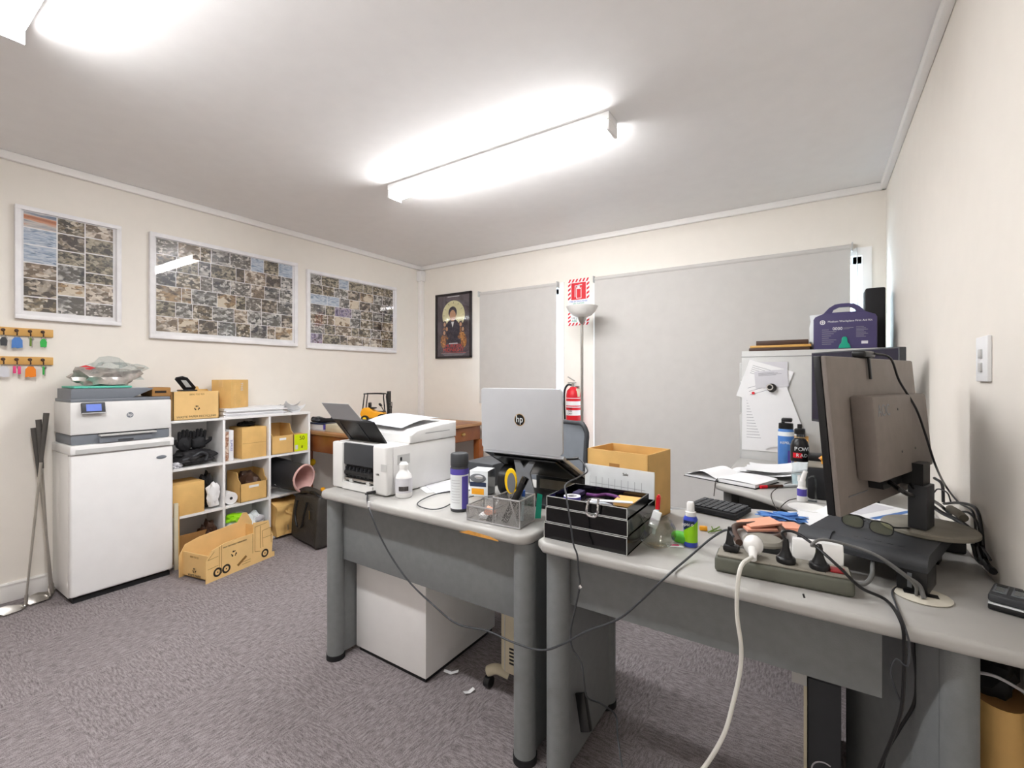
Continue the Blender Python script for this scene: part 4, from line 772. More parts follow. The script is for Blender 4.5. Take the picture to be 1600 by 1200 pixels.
# papers and loop of cable behind the can
solo('sheet_papers', MB(M=RZ(-.5, PZ(690, 762, DZ))).box(-.12, .07, -.09, .10, .0004, .003, 'paper', bev=0).box(-.08, .10, -.06, .12, .0032, .005, 'paper_grey'), 'white sheets lying between the desk printer and the aerosol can', 'paper')
solo('usb_cable', MB().tube([PZ(u, v, DZ+.008) for u, v in ((735, 766), (700, 768), (672, 775), (652, 787), (668, 795), (690, 794), (715, 782), (740, 775))], .0022, 'dark_grey', seg=6), 'thin dark looped cable lying on the left desk behind the aerosol can', 'cable')
# computer mouse box
t = thing('mouse_package', 'white and yellow retail box showing a grey computer mouse', 'box'); mx, my, _ = PZ(748, 776, DZ)
Mm = RZ(.25, (mx, my+.02, DZ+.001))
part('carton', MB(M=Mm).box(-.045, .035, -.02, .06, 0, .105, 'wrap_white', bev=.001).box(.0351, .0356, -.02, .06, .0, .105, 'gloss_black').box(-.036, .018, -.0206, -.02, .008, .032, 'amber').box(-.044, .028, -.0205, -.02, .04, .058, 'navy'), t)
part('mouse_picture', MB(M=Mm).sph((-.008, -.022, .075), (.036, .004, .018), 'mid_grey', M=None).sph((-.002, -.025, .08), (.02, .003, .007), 'silver'), t)
# mesh desk organiser
t = thing('desk_organiser', 'silver wire mesh desk organiser with two compartments at the desk corner', 'organiser')
def meshmat():
    m = bpy.data.materials.new('wire_mesh'); m.use_nodes = True; nt = m.node_tree; b = nt.nodes['Principled BSDF']; b.inputs['Base Color'].default_value = lin('#a9a8a6'); b.inputs['Metallic'].default_value = .6; b.inputs['Roughness'].default_value = .4
    tc = nt.nodes.new('ShaderNodeTexCoord'); mp = nt.nodes.new('ShaderNodeMapping'); mp.inputs['Rotation'].default_value = (.6, .5, .785); mp.inputs['Scale'].default_value = (520, 520, 520)
    c = nt.nodes.new('ShaderNodeTexVoronoi'); c.inputs['Scale'].default_value = 1; r = nt.nodes.new('ShaderNodeMath'); r.operation = 'GREATER_THAN'; r.inputs[1].default_value = .52
    nt.links.new(tc.outputs['Object'], mp.inputs[0]); nt.links.new(mp.outputs[0], c.inputs['Vector']); nt.links.new(c.outputs['Distance'], r.inputs[0])
    nt.links.new(r.outputs[0], b.inputs['Alpha']); MATS['wire_mesh'] = m
meshmat()
oc = PZ(812, 828, DZ); ol = PZ(727, 812, DZ); ou = (ol-oc).normalized(); ov = Vector((-ou.y, ou.x, 0)); ov = ov if ov.y > 0 else -ov
OL, OW, oz = .205, .105, DZ+.001
def OP(a, b, z): return oc+ou*a+ov*b+Vector((0, 0, z+.001))
def wall4(m, a0, a1, b0, b1, z0, z1, mt='wire_mesh'):
    for p, q in (((a0, b0), (a1, b0)), ((a1, b0), (a1, b1)), ((a1, b1), (a0, b1)), ((a0, b1), (a0, b0))):
        m.poly([OP(*p, z0), OP(*q, z0), OP(*q, z1), OP(*p, z1)], mt)
m = MB(); wall4(m, .002, .10, .002, OW-.002, .004, .09); wall4(m, .1, OL-.002, .002, OW-.002, .004, .05); m.poly([OP(0, 0, .003), OP(OL, 0, .003), OP(OL, OW, .003), OP(0, OW, .003)], 'wire_mesh'); part('mesh_panels', m, t)
m = MB()
def loop(z, a0, a1): m.tube([OP(a0, 0, z), OP(a1, 0, z), OP(a1, OW, z), OP(a0, OW, z), OP(a0, 0, z)], .0028, 'silver', raw=True, seg=6)
loop(.003, 0, OL); loop(.09, 0, .10); loop(.05, .10, OL)
for a, b, h in ((0, 0, .09), (.1, 0, .09), (0, OW, .09), (.1, OW, .09), (OL, 0, .05), (OL, OW, .05)): m.tube([OP(a, b, .003), OP(a, b, h)], .0022, 'silver', raw=True, seg=6)
m.tube([OP(.12, OW*.5, .05), OP(.14, OW*.9, .065), OP(.19, OW*.95, .06), OP(OL, OW*.6, .05)], .0022, 'silver', seg=6); part('wire_frame', m, t)
# contents of the organiser
t = thing('scissors', 'yellow and grey handled scissors standing in the mesh organiser', 'scissors')
Ms = FR(OP(.062, .045, .012), ou*-.45+Vector((0, 0, -.1)), Vector((0, 0, 1))+ou*.22)
Ms = FR(OP(.045, .05, .014), -ou, Vector((0, 0, 1))+ou*.35)
def oval(cx, cy, rx, ry, n=20): return [(cx+rx*math.cos(2*math.pi*k/n), cy+ry*math.sin(2*math.pi*k/n)) for k in range(n)]
part('handle', MB(M=Ms).prism(oval(-.016, .125, .023, .043), -.004, .004, 'yellow', bev=.002).prism(oval(-.012, .120, .016, .034), -.0048, .0048, 'mid_grey').prism(oval(.006, .088, .008, .012), -.004, .004, 'yellow', bev=.002), t); part('blade', MB(M=Ms).prism([(-.002, .0), (.003, 0), (.008, .09), (-.006, .095)], -.002, .002, 'steel'), t)
def stick(name, label, cat, a, b, a2, b2, h, r, body, tip=None, grp='pens in the mesh organiser'):
    t = thing(name, label, cat, grp); p, q = OP(a, b, .006), OP(a2, b2, h); part('barrel', MB().cyl(p, q, r, body, seg=12), t)
    if tip: d = (q-p).normalized(); part('cap', MB().cyl(q, q+d*.02, r*1.05, tip, seg=12), t)
    else: part('tip', MB().cyl(p-(q-p).normalized()*.004+Vector((0, 0, .002)), p, .001, 'steel', r1=r*.8, seg=8), t)
stick('utility_knife', 'thick black utility knife leaning right in the organiser', 'knife', .075, .03, .02, .06, .135, .012, 'black', 'gloss_black', None)
stick('stapler', 'black upright stapler handle behind the yellow scissors', 'stapler', .05, .08, .07, .09, .13, .008, 'dark_grey', 'black', None)
stick('pen', 'thin silver pen leaning left across the organiser', 'pen', .015, .012, .055, .03, .085, .003, 'silver', None)
stick('marker', 'pale blue marker in the organiser', 'pen', .03, .07, .025, .07, .088, .006, 'clear_blue', 'blue')
solo('green_note', MB().prism([(0, 0), (.02, 0), (.025, .08), (.008, .085)], 0, .001, 'kit_teal', M=FR(OP(-.004, .10, .01), ov*.6-ou, (0, 0, 1))), 'green slip of paper standing at the right side of the organiser', 'note')
solo('sticky_note_pads', MB(M=RZ(.4, OP(.15, .05, .0035))).box(-.03, .03, -.02, .02, 0, .012, 'paper').box(-.02, .015, -.018, .02, .0125, .03, 'salmon', M=Matrix.Rotation(.4, 4, 'Y')), 'pink and white note pads in the low organiser compartment', 'note pads')
solo('binder_clip', MB().prism([(-.012, 0), (.012, 0), (.004, .018), (-.004, .018)], -.008, .008, 'black', M=FR(OP(.125, .02, .0035), ou, (0, 0, 1))), 'small black binder clip in the low organiser compartment', 'clip')
# ---------------------------------------------------------------- laptop on its stand
t = thing('laptop', 'silver laptop with round logo raised on a black and grey stand', 'laptop')
HL, HR = Vector((-1.137, 1.50, .93)), Vector((-.768, 1.50, .93)); LW = HR.x-HL.x; hy_, hz_ = 1.50, .93
LT = FR((HL.x, hy_, hz_), (1, 0, 0), (0, -.03, 1))
m = MB().prism([(.012, 0), (LW-.012, 0), (LW, .012), (LW, .236), (LW-.01, .246), (.01, .246), (0, .236), (0, .012)], -.004, .004, 'silver_lid' if 'silver_lid' in MATS else mat('silver_lid', '#c2c4c8', .4, .25, var=.02), M=LT, bev=.0015)
lid = part('lid', m, t)
m = MB(M=LT @ Matrix.Translation((LW/2, .125, .0042))); m.lathe((0, 0, 0), [(0, .0006), (.0235, .0006), (.0235, 0)], 'brass'); m.lathe((0, 0, .0002), [(0, .0008), (.0215, .0008), (.0215, 0)], 'gloss_black'); m.text('hp', .038, Matrix.Translation((0, .002, .0012)), 'wrap_white', sx=.85); part('logo_badge', m, lid)
BT = FR((HL.x, hy_+.004, hz_-.006), (1, 0, 0), (0, .885, -.465))
m = MB().box(.0, LW, .0, .235, -.006, .006, 'silver_lid', bev=.003, M=BT); part('keyboard_base', m, t)
part('underside', MB().box(.008, LW-.008, .008, .228, -.0085, -.0062, 'gloss_black', M=BT).cyl((.05, .03, -.0085), (.05, .03, -.0105), .006, 'mid_grey', seg=10) if False else MB().box(.008, LW-.008, .008, .228, -.0085, -.0062, 'gloss_black', M=BT), t)
t = thing('laptop_stand', 'black and grey laptop riser with a forked upright under the silver laptop', 'stand')
ST = FR((HL.x+.02, hy_+.004, hz_-.0165), (1, 0, 0), (0, .885, -.465))
part('platform', MB().box(.02, LW-.06, .015, .225, -.008, -.0005, 'black', bev=.003, M=ST), t)
sc_ = -.955
m = MB().prism([(-.07, 0), (.07, 0), (.045, .06), (.03, .10), (.055, .16), (.035, .165), (.0, .115), (-.035, .165), (-.055, .16), (-.035, .10), (-.05, .06)], -.004, .004, 'mid_grey', M=FR((sc_, 1.51, DZ+.018), (1, 0, 0), (0, .17, 1)), bev=.002)
part('upright', m, t); part('base_plate', MB().box(sc_-.12, sc_+.13, 1.49, 1.70, DZ+.001, DZ+.017, 'dark_grey', bev=.006).box(sc_-.12, sc_+.13, 1.485, 1.4895, DZ+.004, DZ+.012, 'black'), t)
part('lip', MB().box(-.0, .02, .20, .226, .0, .02, 'silver', M=ST @ Matrix.Translation((.05, 0, 0))).box(LW-.12, LW-.1, .20, .226, 0, .02, 'silver', M=ST) if False else MB().box(.05, LW-.09, .227, .231, -.008, .022, 'silver', M=ST), t)
solo('tape_reel', MB().cyl((-1.075, 1.58, DZ+.065), (-1.035, 1.58, DZ+.065), .064, 'black', seg=32).cyl((-1.034, 1.58, DZ+.065), (-1.030, 1.58, DZ+.065), .05, 'mid_grey', seg=32), 'black round tape reel standing on edge under the laptop', 'tape')
solo('speaker_box', MB().box(-1.02, -.80, 1.73, 1.82, DZ+.001, DZ+.085, 'black', bev=.006).box(-1.0, -.82, 1.7285, 1.7295, DZ+.01, DZ+.05, 'dusty_grey'), 'low black box on the desk behind the laptop stand', 'box')
solo('dark_pad', MB().box(-1.36, -1.20, 1.66, 1.86, DZ+.001, DZ+.10, 'dark_grey', bev=.006), 'dark grey box behind the mouse package on the left desk', 'box')
# laptop charger lead
pts = [HR+Vector((.004, .02, -.012)), HR+Vector((.05, .02, -.005)), PY(918, 735, 1.46), PY(905, 745, 1.40), PY(884, 757, 1.30), PY(885, 775, 1.195)]+PYc([(891, 815), (896, 850), (902, 868), (904, 895), (906, 915), (899, 950), (892, 985), (894, 1012), (908, 1035), (913, 1068)], 1.165)+[PY(918, 1090, 1.25), PY(940, 1100, 1.3), PY(962, 1118, 1.35), PY(965, 1150, 1.25), PY(972, 1199, 1.2)]
t = thing('charger_cable', 'black laptop charger lead hanging over the black paper trays to the floor', 'cable'); part('lead', MB().tube(pts, .0026, 'dark_grey', seg=8, n=6), t)
part('plug', MB().cyl(pts[0], pts[1], .005, 'black').cyl(PY(906, 914, 1.165)-Vector((0, .004, 0)), PY(909, 918, 1.165)-Vector((0, .004, 0)), .006, 'chrome'), t)
solo('power_brick', MB(M=FR(PY(912, 1112, 1.30), (.9, .1, .35), (-.3, .4, .9))).box(-.016, .016, -.05, .05, -.012, .012, 'black', bev=.004), 'black power adapter hanging on the lead under the corner desk', 'power adapter')
# ---------------------------------------------------------------- black document trays
def tray(k, z, x0, x1, y0, y1, h, label):
    t = thing('drawer_tray', label, 'tray', 'stack of black acrylic trays'); m = MB(); e = .004
    m.box(x0, x1, y0, y1, z, z+e, 'gloss_black'); m.box(x0, x0+e, y0, y1, z, z+h, 'gloss_black'); m.box(x1-e, x1, y0, y1, z, z+h, 'gloss_black'); m.box(x0, x1, y1-e, y1, z, z+h, 'gloss_black'); part('tray_body', m, t)
    f = MB().box(x0, x1, y0-.003, y0-.0002, z, z+h, 'gloss_black'); a = .0016
    for q in ((x0, x1, z+h-a, z+h+.0003), (x0, x1, z, z+a), (x0, x0+a, z, z+h), (x1-a, x1, z, z+h)): f.box(q[0], q[1], y0-.0042, y0-.003, q[2], q[3], 'light_grey')
    part('front_panel', f, t)
TX0, TX1, TY0, TY1 = -.69, -.43, 1.222, 1.48
tray(0, DZ+.001, TX0, TX1, TY0, TY1, .049, 'bottom black acrylic tray of the stack on the corner desk'); tray(1, DZ+.0515, TX0+.004, TX1-.0, TY0+.004, TY1, .045, 'middle black acrylic tray of the stack on the corner desk')
tray(2, DZ+.098, TX0+.006, TX1-.002, TY0+.006, TY1-.06, .031, 'shallow open top tray of the black stack, holding stationery')
tz = DZ+.103
t = thing('glasses_case', 'clear domed plastic lid in the open top tray', 'lid'); part('dome', MB().sph((-.545, 1.295, tz), (.055, .035, .022), 'clear_plastic').sph((-.545, 1.295, tz+.004), (.045, .028, .006), 'paper_grey'), t)
solo('tape_roll', MB().lathe((-.635, 1.30, tz), [(.014, 0), (.026, 0), (.026, .016), (.014, .016), (.014, 0)], 'paper_grey').lathe((-.635, 1.30, tz), [(.0265, 0), (.0265, .016)], 'violet'), 'roll of clear tape at the left end of the top tray', 'tape')
solo('purple_ribbon', MB().tube([(-.62, 1.38, tz+.006), (-.58, 1.36, tz+.012), (-.56, 1.395, tz+.010), (-.52, 1.38, tz+.012), (-.50, 1.36, tz+.008)], .005, 'purple', seg=8), 'purple ribbon coiled in the open top tray', 'ribbon')
solo('sticky_notes', MB(M=RZ(.1, (-.475, 1.368, tz))).box(-.04, .034, -.04, .035, 0, .014, 'peach'), 'pad of peach sticky notes at the right of the top tray', 'note pad')
solo('ruler', MB(M=RZ(.35, (-.495, 1.30, tz+.019))).box(-.07, .05, -.012, .008, 0, .002, 'paper_grey'), 'pale grey ruler lying diagonally in the top tray', 'ruler')
solo('bulldog_clip', MB().tube([(-.545, 1.224, DZ+.135), (-.545, 1.212, DZ+.122), (-.545, 1.211, DZ+.10), (-.53, 1.211, DZ+.094), (-.515, 1.211, DZ+.10), (-.512, 1.212, DZ+.128), (-.517, 1.226, DZ+.142)], .0035, 'chrome', seg=8), 'silver wire hook clipped over the top tray front', 'hook')
solo('rubber_stamp', MB().box(-.66, -.635, 1.35, 1.40, tz, tz+.014, 'kit_purple', bev=.003), 'small violet block at the back of the open top tray', 'stamp')
# calendar
t = thing('calendar', 'white desk calendar standing behind the black trays', 'calendar'); ca, cb = Vector((-.690, 1.512, 0)), Vector((-.436, 1.486, 0)); cd = (cb-ca).normalized()
CM = FR(ca+Vector((0, 0, DZ+.003)), cd, (0, .03, 1)); m = MB().box(0, .255, 0, .178, -.003, 0, 'wrap_white', M=CM).box(0, .255, 0, .171, -.006, -.0032, 'cream', M=CM)
m.text('Sale', .013, CM @ Matrix.Translation((.155, .158, .0005)), 'ink')
for k in range(9): m.box(.02+.024*k, .021+.024*k, .02, .138, 0, .0004, 'print_grey', M=CM)
for k in range(5): m.box(.02, .225, .02+.0235*k, .021+.0235*k, 0, .0004, 'print_grey', M=CM)
part('page', m, t); part('stand_foot', MB().box(.0, .255, -.002, .006, -.012, -.0062, 'wrap_white', M=CM), t)
# ---------------------------------------------------------------- tall box and chair behind the desks
t = thing('cardboard_carton', 'open cardboard carton on the corner desk behind the calendar', 'box')
bp_ = [PZ(918, 700, .96), PZ(1013, 711.5, .96), PZ(1045.5, 701.5, .96), PZ(938.5, 691, .96)]
q0 = bp_[1]; eu = (bp_[0]-q0); ev = (bp_[2]-q0); eu.z = ev.z = 0; wu, wv = eu.length, ev.length; eu.normalize(); ev = (ev-eu*ev.dot(eu)).normalized()
BM = Matrix(((eu.x, ev.x, 0, q0.x), (eu.y, ev.y, 0, q0.y), (0, 0, 1, 0), (0, 0, 0, 1))); m = MB(M=BM)
for a in ((0, wu, 0, .004), (0, wu, wv-.004, wv), (0, .004, 0, wv), (wu-.004, wu, 0, wv)): m.box(a[0], a[1], a[2], a[3], DZ+.001, .96, 'kraft')
m.box(0, wu, 0, wv, DZ+.001, DZ+.006, 'kraft'); part('carton', m, t)
part('printed_mark', MB(M=BM).box(wu*.45, wu*.62, -.0006, 0, .905, .917, 'kraft_dark'), t)
t = thing('office_chair', 'grey mesh back office chair behind the laptop', 'chair'); cx_, cy_ = -1.26, 2.05
def cb_(u, v):
    x = (u-.5)*.46; z = .50+.465*v; e = abs(u-.5)*2
    if v > .9: x *= 1-.12*((v-.9)/.1)**2
    return Vector((cx_+x, cy_+.26-.05*(e**2)-.03+.05*v, z))
m = MB().grid(cb_, 16, 14, 'fabric_grey').grid(lambda u, v: cb_(u, v)+Vector((0, .02, 0)), 16, 14, 'fabric_grey'); part('backrest', m, t)
edge = [cb_(0, v/10) for v in range(11)]+[cb_(u/10, 1) for u in range(1, 11)]+[cb_(1, 1-v/10) for v in range(1, 11)]+[cb_(1-u/10, 0) for u in range(1, 11)]
part('back_frame', MB().tube([p+Vector((0, .01, 0)) for p in edge], .014, 'dark_grey', seg=10, n=2), t)
part('seat', MB().box(cx_-.24, cx_+.24, cy_-.23, cy_+.20, .42, .49, 'fabric_grey', bev=.03, seg=3), t)
part('back_bar', MB().tube([(cx_, cy_, .40), (cx_, cy_+.22, .40), (cx_, cy_+.29, .48), (cx_, cy_+.285, .60)], .018, 'black'), t)
part('gas_lift', MB().cyl((cx_, cy_, .08), (cx_, cy_, .42), .025, 'black'), t)
for k in range(5):
    a = k*2*math.pi/5+.3; e = Vector((math.cos(a), math.sin(a), 0)); l = part('leg', MB().tube([Vector((cx_, cy_, .10)), Vector((cx_, cy_, .09))+e*.15, Vector((cx_, cy_, .06))+e*.26], .017, 'black'), t); c = Vector((cx_, cy_, .025))+e*.26
    part('castor', MB().cyl(c-Vector((-e.y, e.x, 0))*.02, c+Vector((-e.y, e.x, 0))*.02, .025, 'black', seg=16), l)
# ================================================================ on the corner desk
D1 = DZ+.001
# glass bowl with pen and eraser
gx, gy, _ = PZ(1026, 853, DZ)
t = thing('glass_bowl', 'round clear glass bowl in front of the black trays', 'bowl')
part('bowl', MB().lathe((gx, gy, D1), [(0, 0), (.03, 0), (.045, .012), (.054, .035), (.052, .058), (.040, .078), (.034, .083), (.031, .080), (.037, .076), (.048, .057), (.050, .036), (.041, .015), (.026, .005), (0, .005)], 'bowl_glass', seg=36), t)
solo('red_pen', MB().cyl((gx-.012, gy+.01, D1+.03), (gx+.004, gy-.004, D1+.108), .0052, 'clear_blue').cyl((gx+.004, gy-.004, D1+.108), (gx+.008, gy-.008, D1+.145), .0062, 'red').cyl((gx+.008, gy-.008, D1+.145), (gx+.0085, gy-.0085, D1+.150), .004, 'red'), 'red capped pen standing in the glass bowl', 'pen')
solo('eraser', MB(M=Matrix.Translation((gx-.008, gy-.012, D1+.055)) @ Matrix.Rotation(.3, 4, 'Y')).box(-.012, .012, -.006, .006, 0, .05, 'wrap_white', bev=.002).box(-.0122, .0122, -.0062, .0062, .012, .028, 'paper_grey'), 'white wrapped eraser sticking out of the glass bowl', 'eraser')
solo('green_marker', MB().cyl(PZ(1058, 838, DZ+.02), PZ(1078, 842, DZ+.02), .017, 'green_eraser').sph(PZ(1058, 838, DZ+.02), .017, 'green_eraser'), 'green tube lying behind the blue and green spray bottle', 'tube')
solo('white_card', MB(M=RZ(.5, PZ(1054, 853, DZ))).box(-.022, .022, -.015, .015, .0008, .0025, 'paper').box(-.012, .012, -.006, .006, .0026, .003, 'pink'), 'small white card between the glass bowl and the spray bottle', 'card')
t = thing('spray_bottle', 'small blue and green lens spray bottle with white cap', 'bottle'); sx_, sy_, _ = PZ(1079, 853, DZ)
part('bottle_body', MB().lathe((sx_, sy_, D1), [(0, 0), (.018, 0), (.0195, .004), (.0195, .078), (.016, .086), (0, .086)], 'spray_blue'), t)
m = MB(); m.grid(lambda u, v: Vector((sx_+.0199*math.cos(-2.6+2.6*u), sy_+.0199*math.sin(-2.6+2.6*u), D1+.014+(.03+.035*u)*v)), 12, 3, 'spray_green'); m.grid(lambda u, v: Vector((sx_+.0198*math.cos(-2.6+1.8*u), sy_+.0198*math.sin(-2.6+1.8*u), D1+.05+.026*v)), 10, 3, 'navy')
m.text('optoo', .013, FR((sx_-.004, sy_-.0205, D1+.066), (1, .2, 0), (0, 0, 1)), 'paper'); part('label', m, t)
part('spray_head', MB().lathe((sx_, sy_, D1+.087), [(0, 0), (.0145, 0), (.0145, .012), (.011, .014), (.0105, .036), (.008, .04), (0, .04)], 'gloss_white'), t)
# keyboard
t = thing('keyboard', 'compact black keyboard on the corner desk by its back edge', 'keyboard')
k0, k1, k2 = PZ(1085, 812, DZ), PZ(1145, 815, DZ), PZ(1182, 799, DZ)
kd = Vector((.30, .95, 0)).normalized(); ke = Vector((-.95, .30, 0)).normalized(); kc = PZ(1152, 815, DZ); K = FR(kc+Vector((0, 0, .004)), ke, -kd)
K = Matrix(((ke.x, kd.x, 0, kc.x), (ke.y, kd.y, 0, kc.y), (0, 0, 1, DZ+.004), (0, 0, 0, 1)))
kd = (PZ(1180, 799, DZ)-PZ(1150, 815, DZ)).normalized(); ke = Vector((-kd.y, kd.x, 0)); kl = .17; kc = PZ(1150, 815, DZ); K = Matrix(((ke.x, kd.x, 0, kc.x), (ke.y, kd.y, 0, kc.y), (0, 0, 1, DZ+.004), (0, 0, 0, 1)))
part('case', MB(M=K).box(0, .175, 0, .14, 0, .018, 'matte_black', bev=.004), t)
m = MB(M=K)
for r in range(6):
    for c in range(8): m.box(.008+.0205*c, .008+.0205*c+.0175, .008+.0215*r, .008+.0215*r+.0185, .0185, .0235, 'dark_grey', bev=.0012, seg=1, smooth=False)
part('keys', m, t)
solo('lolly', MB(M=RZ(.2, PZ(1099, 829, DZ))).box(-.012, .012, -.008, .008, .001, .014, 'amber', bev=.003), 'small yellow block near the keyboard', 'block')
m = MB()
for a, b in (((1106, 832), (1118, 826)), ((1110, 831), (1127, 828)), ((1115, 829), (1112, 823)), ((1118, 827), (1124, 823))): m.tube([PZ(*a, DZ+.002), (PZ(*a, DZ+.008)+PZ(*b, DZ+.008))/2, PZ(*b, DZ+.004)], .002, 'leaf', seg=6)
solo('plant_sprig', m, 'green dried plant sprig lying beside the yellow block', 'sprig')
# wallet with salmon papers and round lens tin
t = thing('leather_wallet', 'open dark brown leather pouch full of salmon paper', 'pouch'); wc = PZ(1185, 830, DZ)
part('leather', MB().tube([PZ(u, v, DZ+.016) for u, v in ((1155, 848), (1147, 832), (1150, 822), (1170, 820), (1198, 818), (1215, 822), (1224, 833), (1215, 840), (1190, 846))], .010, 'brown', seg=10), t)
m = MB(M=RZ(.6, wc+Vector((0, .01, .0)))); m.box(-.055, .055, -.035, .035, .012, .018, 'salmon', M=Matrix.Rotation(.12, 4, 'X')).box(-.04, .06, -.03, .04, .02, .026, 'salmon', M=Matrix.Rotation(-.1, 4, 'Y')); part('paper_slips', m, t)
solo('salmon_papers', MB(M=RZ(.3, PZ(1232, 826, DZ))).box(-.035, .035, -.03, .04, .001, .006, 'salmon').box(-.03, .04, -.025, .045, .0062, .009, 'salmon', M=Matrix.Rotation(.2, 4, 'Z')), 'salmon coloured slips of paper beside the brown leather pouch', 'paper')
t = thing('round_tin', 'black round tin with dusty grey lid behind the power board', 'tin'); rc = PZ(1193, 862, DZ)
part('tin_body', MB().lathe((rc.x, rc.y, D1), [(0, 0), (.046, 0), (.048, .003), (.048, .024), (0, .024)], 'gloss_black', seg=36), t); part('lid', MB().lathe((rc.x, rc.y, D1+.0245), [(0, 0), (.050, 0), (.051, .006), (.044, .013), (0, .016)], 'dusty_grey', seg=36), t)
solo('blue_cloth', MB(M=RZ(.2, PZ(1226, 808, DZ+.012))).blob((0, 0, 0), (.065, .028, .012), 'cloth_blue', amp=.5, sc=2.4, seed=31, sub=4, smooth=False), 'crumpled blue cleaning cloth behind the salmon papers', 'cloth')
# power board and plugs
t = thing('power_board', 'dusty black six way power board along the front of the corner desk', 'power board')
pa_, pb_ = PZ(1116, 893, DZ), PZ(1337, 937, DZ); pu = (pb_-pa_).normalized(); PL = (pb_-pa_).length; pv = Vector((-pu.y, pu.x, 0)); PB = Matrix(((pu.x, pv.x, 0, pa_.x), (pu.y, pv.y, 0, pa_.y), (0, 0, 1, D1), (0, 0, 0, 1)))
part('body', MB(M=PB).box(0, PL, 0, .085, 0, .037, 'dusty_green', bev=.008, seg=3), t); part('socket_face', MB(M=PB).box(.006, PL-.006, .006, .079, .0372, .042, 'dusty_grey', bev=.002), t)
m = MB(M=PB)
for k in range(4):
    cx0 = .035+.058*k
    for dx, dy, a in ((-.007, .006, .5), (.007, .006, -.5), (0, -.008, 0)): m.box(-.001, .001, -.004, .004, .0421, .0425, 'black', M=Matrix.Translation((cx0+dx, .042+dy, 0)) @ Matrix.Rotation(a, 4, 'Z'))
part('socket_slots', m, t)
part('reset_switch', MB(M=PB).box(PL-.045, PL-.015, .02, .05, .0421, .047, 'dark_red', bev=.002).box(PL-.055, PL-.054, .008, .078, .0421, .0425, 'ink'), t)
def plug(px_, py_, mt, label, cab, r=.02, kind=0, lead=.0034, cname='cable_lead'):
    t = thing('power_plug', label, 'plug', None); o = PB @ Vector((px_, py_, .0426))
    if kind == 0: part('plug_body', MB().lathe(o, [(0, 0), (r, 0), (r+.001, .004), (r+.001, .010), (r*.95, .013), (r*.8, .014), (r*.55, .024), (r*.38, .036), (r*.36, .048), (r*.25, .056), (0, .056)], mt), t); top = o+Vector((0, 0, .052))
    elif kind == 1: part('plug_body', MB().sph(o+Vector((0, -.004, .026)), (.023, .023, .025), mt).cyl(o+Vector((.0, -.02, .022)), o+Vector((.004, -.045, .004)), .011, mt, r1=.008), t); top = o+Vector((.003, -.038, .009))
    else: part('plug_body', MB().box(o.x-.019, o.x+.019, o.y-.014, o.y+.014, o.z, o.z+.017, mt, bev=.006).lathe(o+Vector((-.004, .004, .015)), [(.012, 0), (.009, .01), (.007, .028), (.005, .045), (0, .045)], mt), t); top = o+Vector((-.004, .004, .056))
    if cab: part('lead', MB().tube([top]+cab, lead, cab_m, seg=8, n=8), t)
    return top
cab_m = 'black'
top0 = plug(.035, .045, 'black', 'black angled plug at the left end of the power board', None, kind=2)
cab_m = 'cable_white'
plug(.085, .045, 'gloss_white', 'white round plug with thick white lead hanging off the desk', [PY(1158, 885, 1.165), PY(1152, 925, 1.15), PY(1152, 965, 1.15), PY(1158, 1010, 1.15), PY(1156, 1050, 1.15), PY(1145, 1100, 1.14), PY(1130, 1150, 1.12), PY(1098, 1202, 1.10), PY(1060, 1240, 1.08)], kind=1, lead=.0048)
cab_m = 'black'
plug(.155, .035, 'black', 'black round plug in the middle of the power board with ribbed neck', [PZ(1222, 832, DZ+.11), PZ(1240, 831, DZ+.115), PZ(1270, 850, DZ+.10), PZ(1310, 885, DZ+.07), PZ(1345, 918, DZ+.03), PZ(1385, 938, DZ+.006)]+PYc([(1408, 972), (1413, 1010), (1412, 1060), (1408, 1110), (1395, 1150), (1372, 1205)], 1.165), kind=0)
cab_m = 'cable_grey'
plug(.222, .032, 'black', 'black cone shaped plug near the right end of the power board', [PZ(1268, 852, DZ+.10), PZ(1285, 843, DZ+.11), PZ(1330, 853, DZ+.10), PZ(1370, 868, DZ+.09), PZ(1410, 895, DZ+.06), PZ(1430, 915, DZ+.03), PZ(1432, 930, DZ+.006)], kind=0)
solo('power_board_lead', MB().tube([PB @ Vector((PL+.001, .045, .02)), PB @ Vector((PL+.02, .042, .022)), PZ(1362, 900, DZ+.03), PZ(1364, 878, DZ+.045), PZ(1372, 872, DZ+.05), PZ(1395, 885, DZ+.05), PZ(1418, 902, DZ+.045), PZ(1436, 915, DZ+.03), PZ(1444, 935, DZ+.006)], .0048, 'cable_grey', seg=10), 'thick grey power board lead bending down into the desk grommet', 'cable')
solo('thin_cable', MB().tube([PZ(1458, 868, DZ+.04), PZ(1456, 885, DZ+.02), PZ(1435, 900, DZ+.008), PZ(1405, 915, DZ+.004), PZ(1394, 925, DZ+.004), PZ(1400, 945, DZ+.006)]+PYc([(1414, 980), (1421, 1010), (1418, 1040)], 1.16)+[PY(1400, 1030, 1.17), PY(1392, 1050, 1.17), PY(1400, 1080, 1.17), PY(1410, 1100, 1.17)], .002, 'dark_grey', seg=6), 'thin dark cable curving round the desk grommet and over the edge', 'cable')
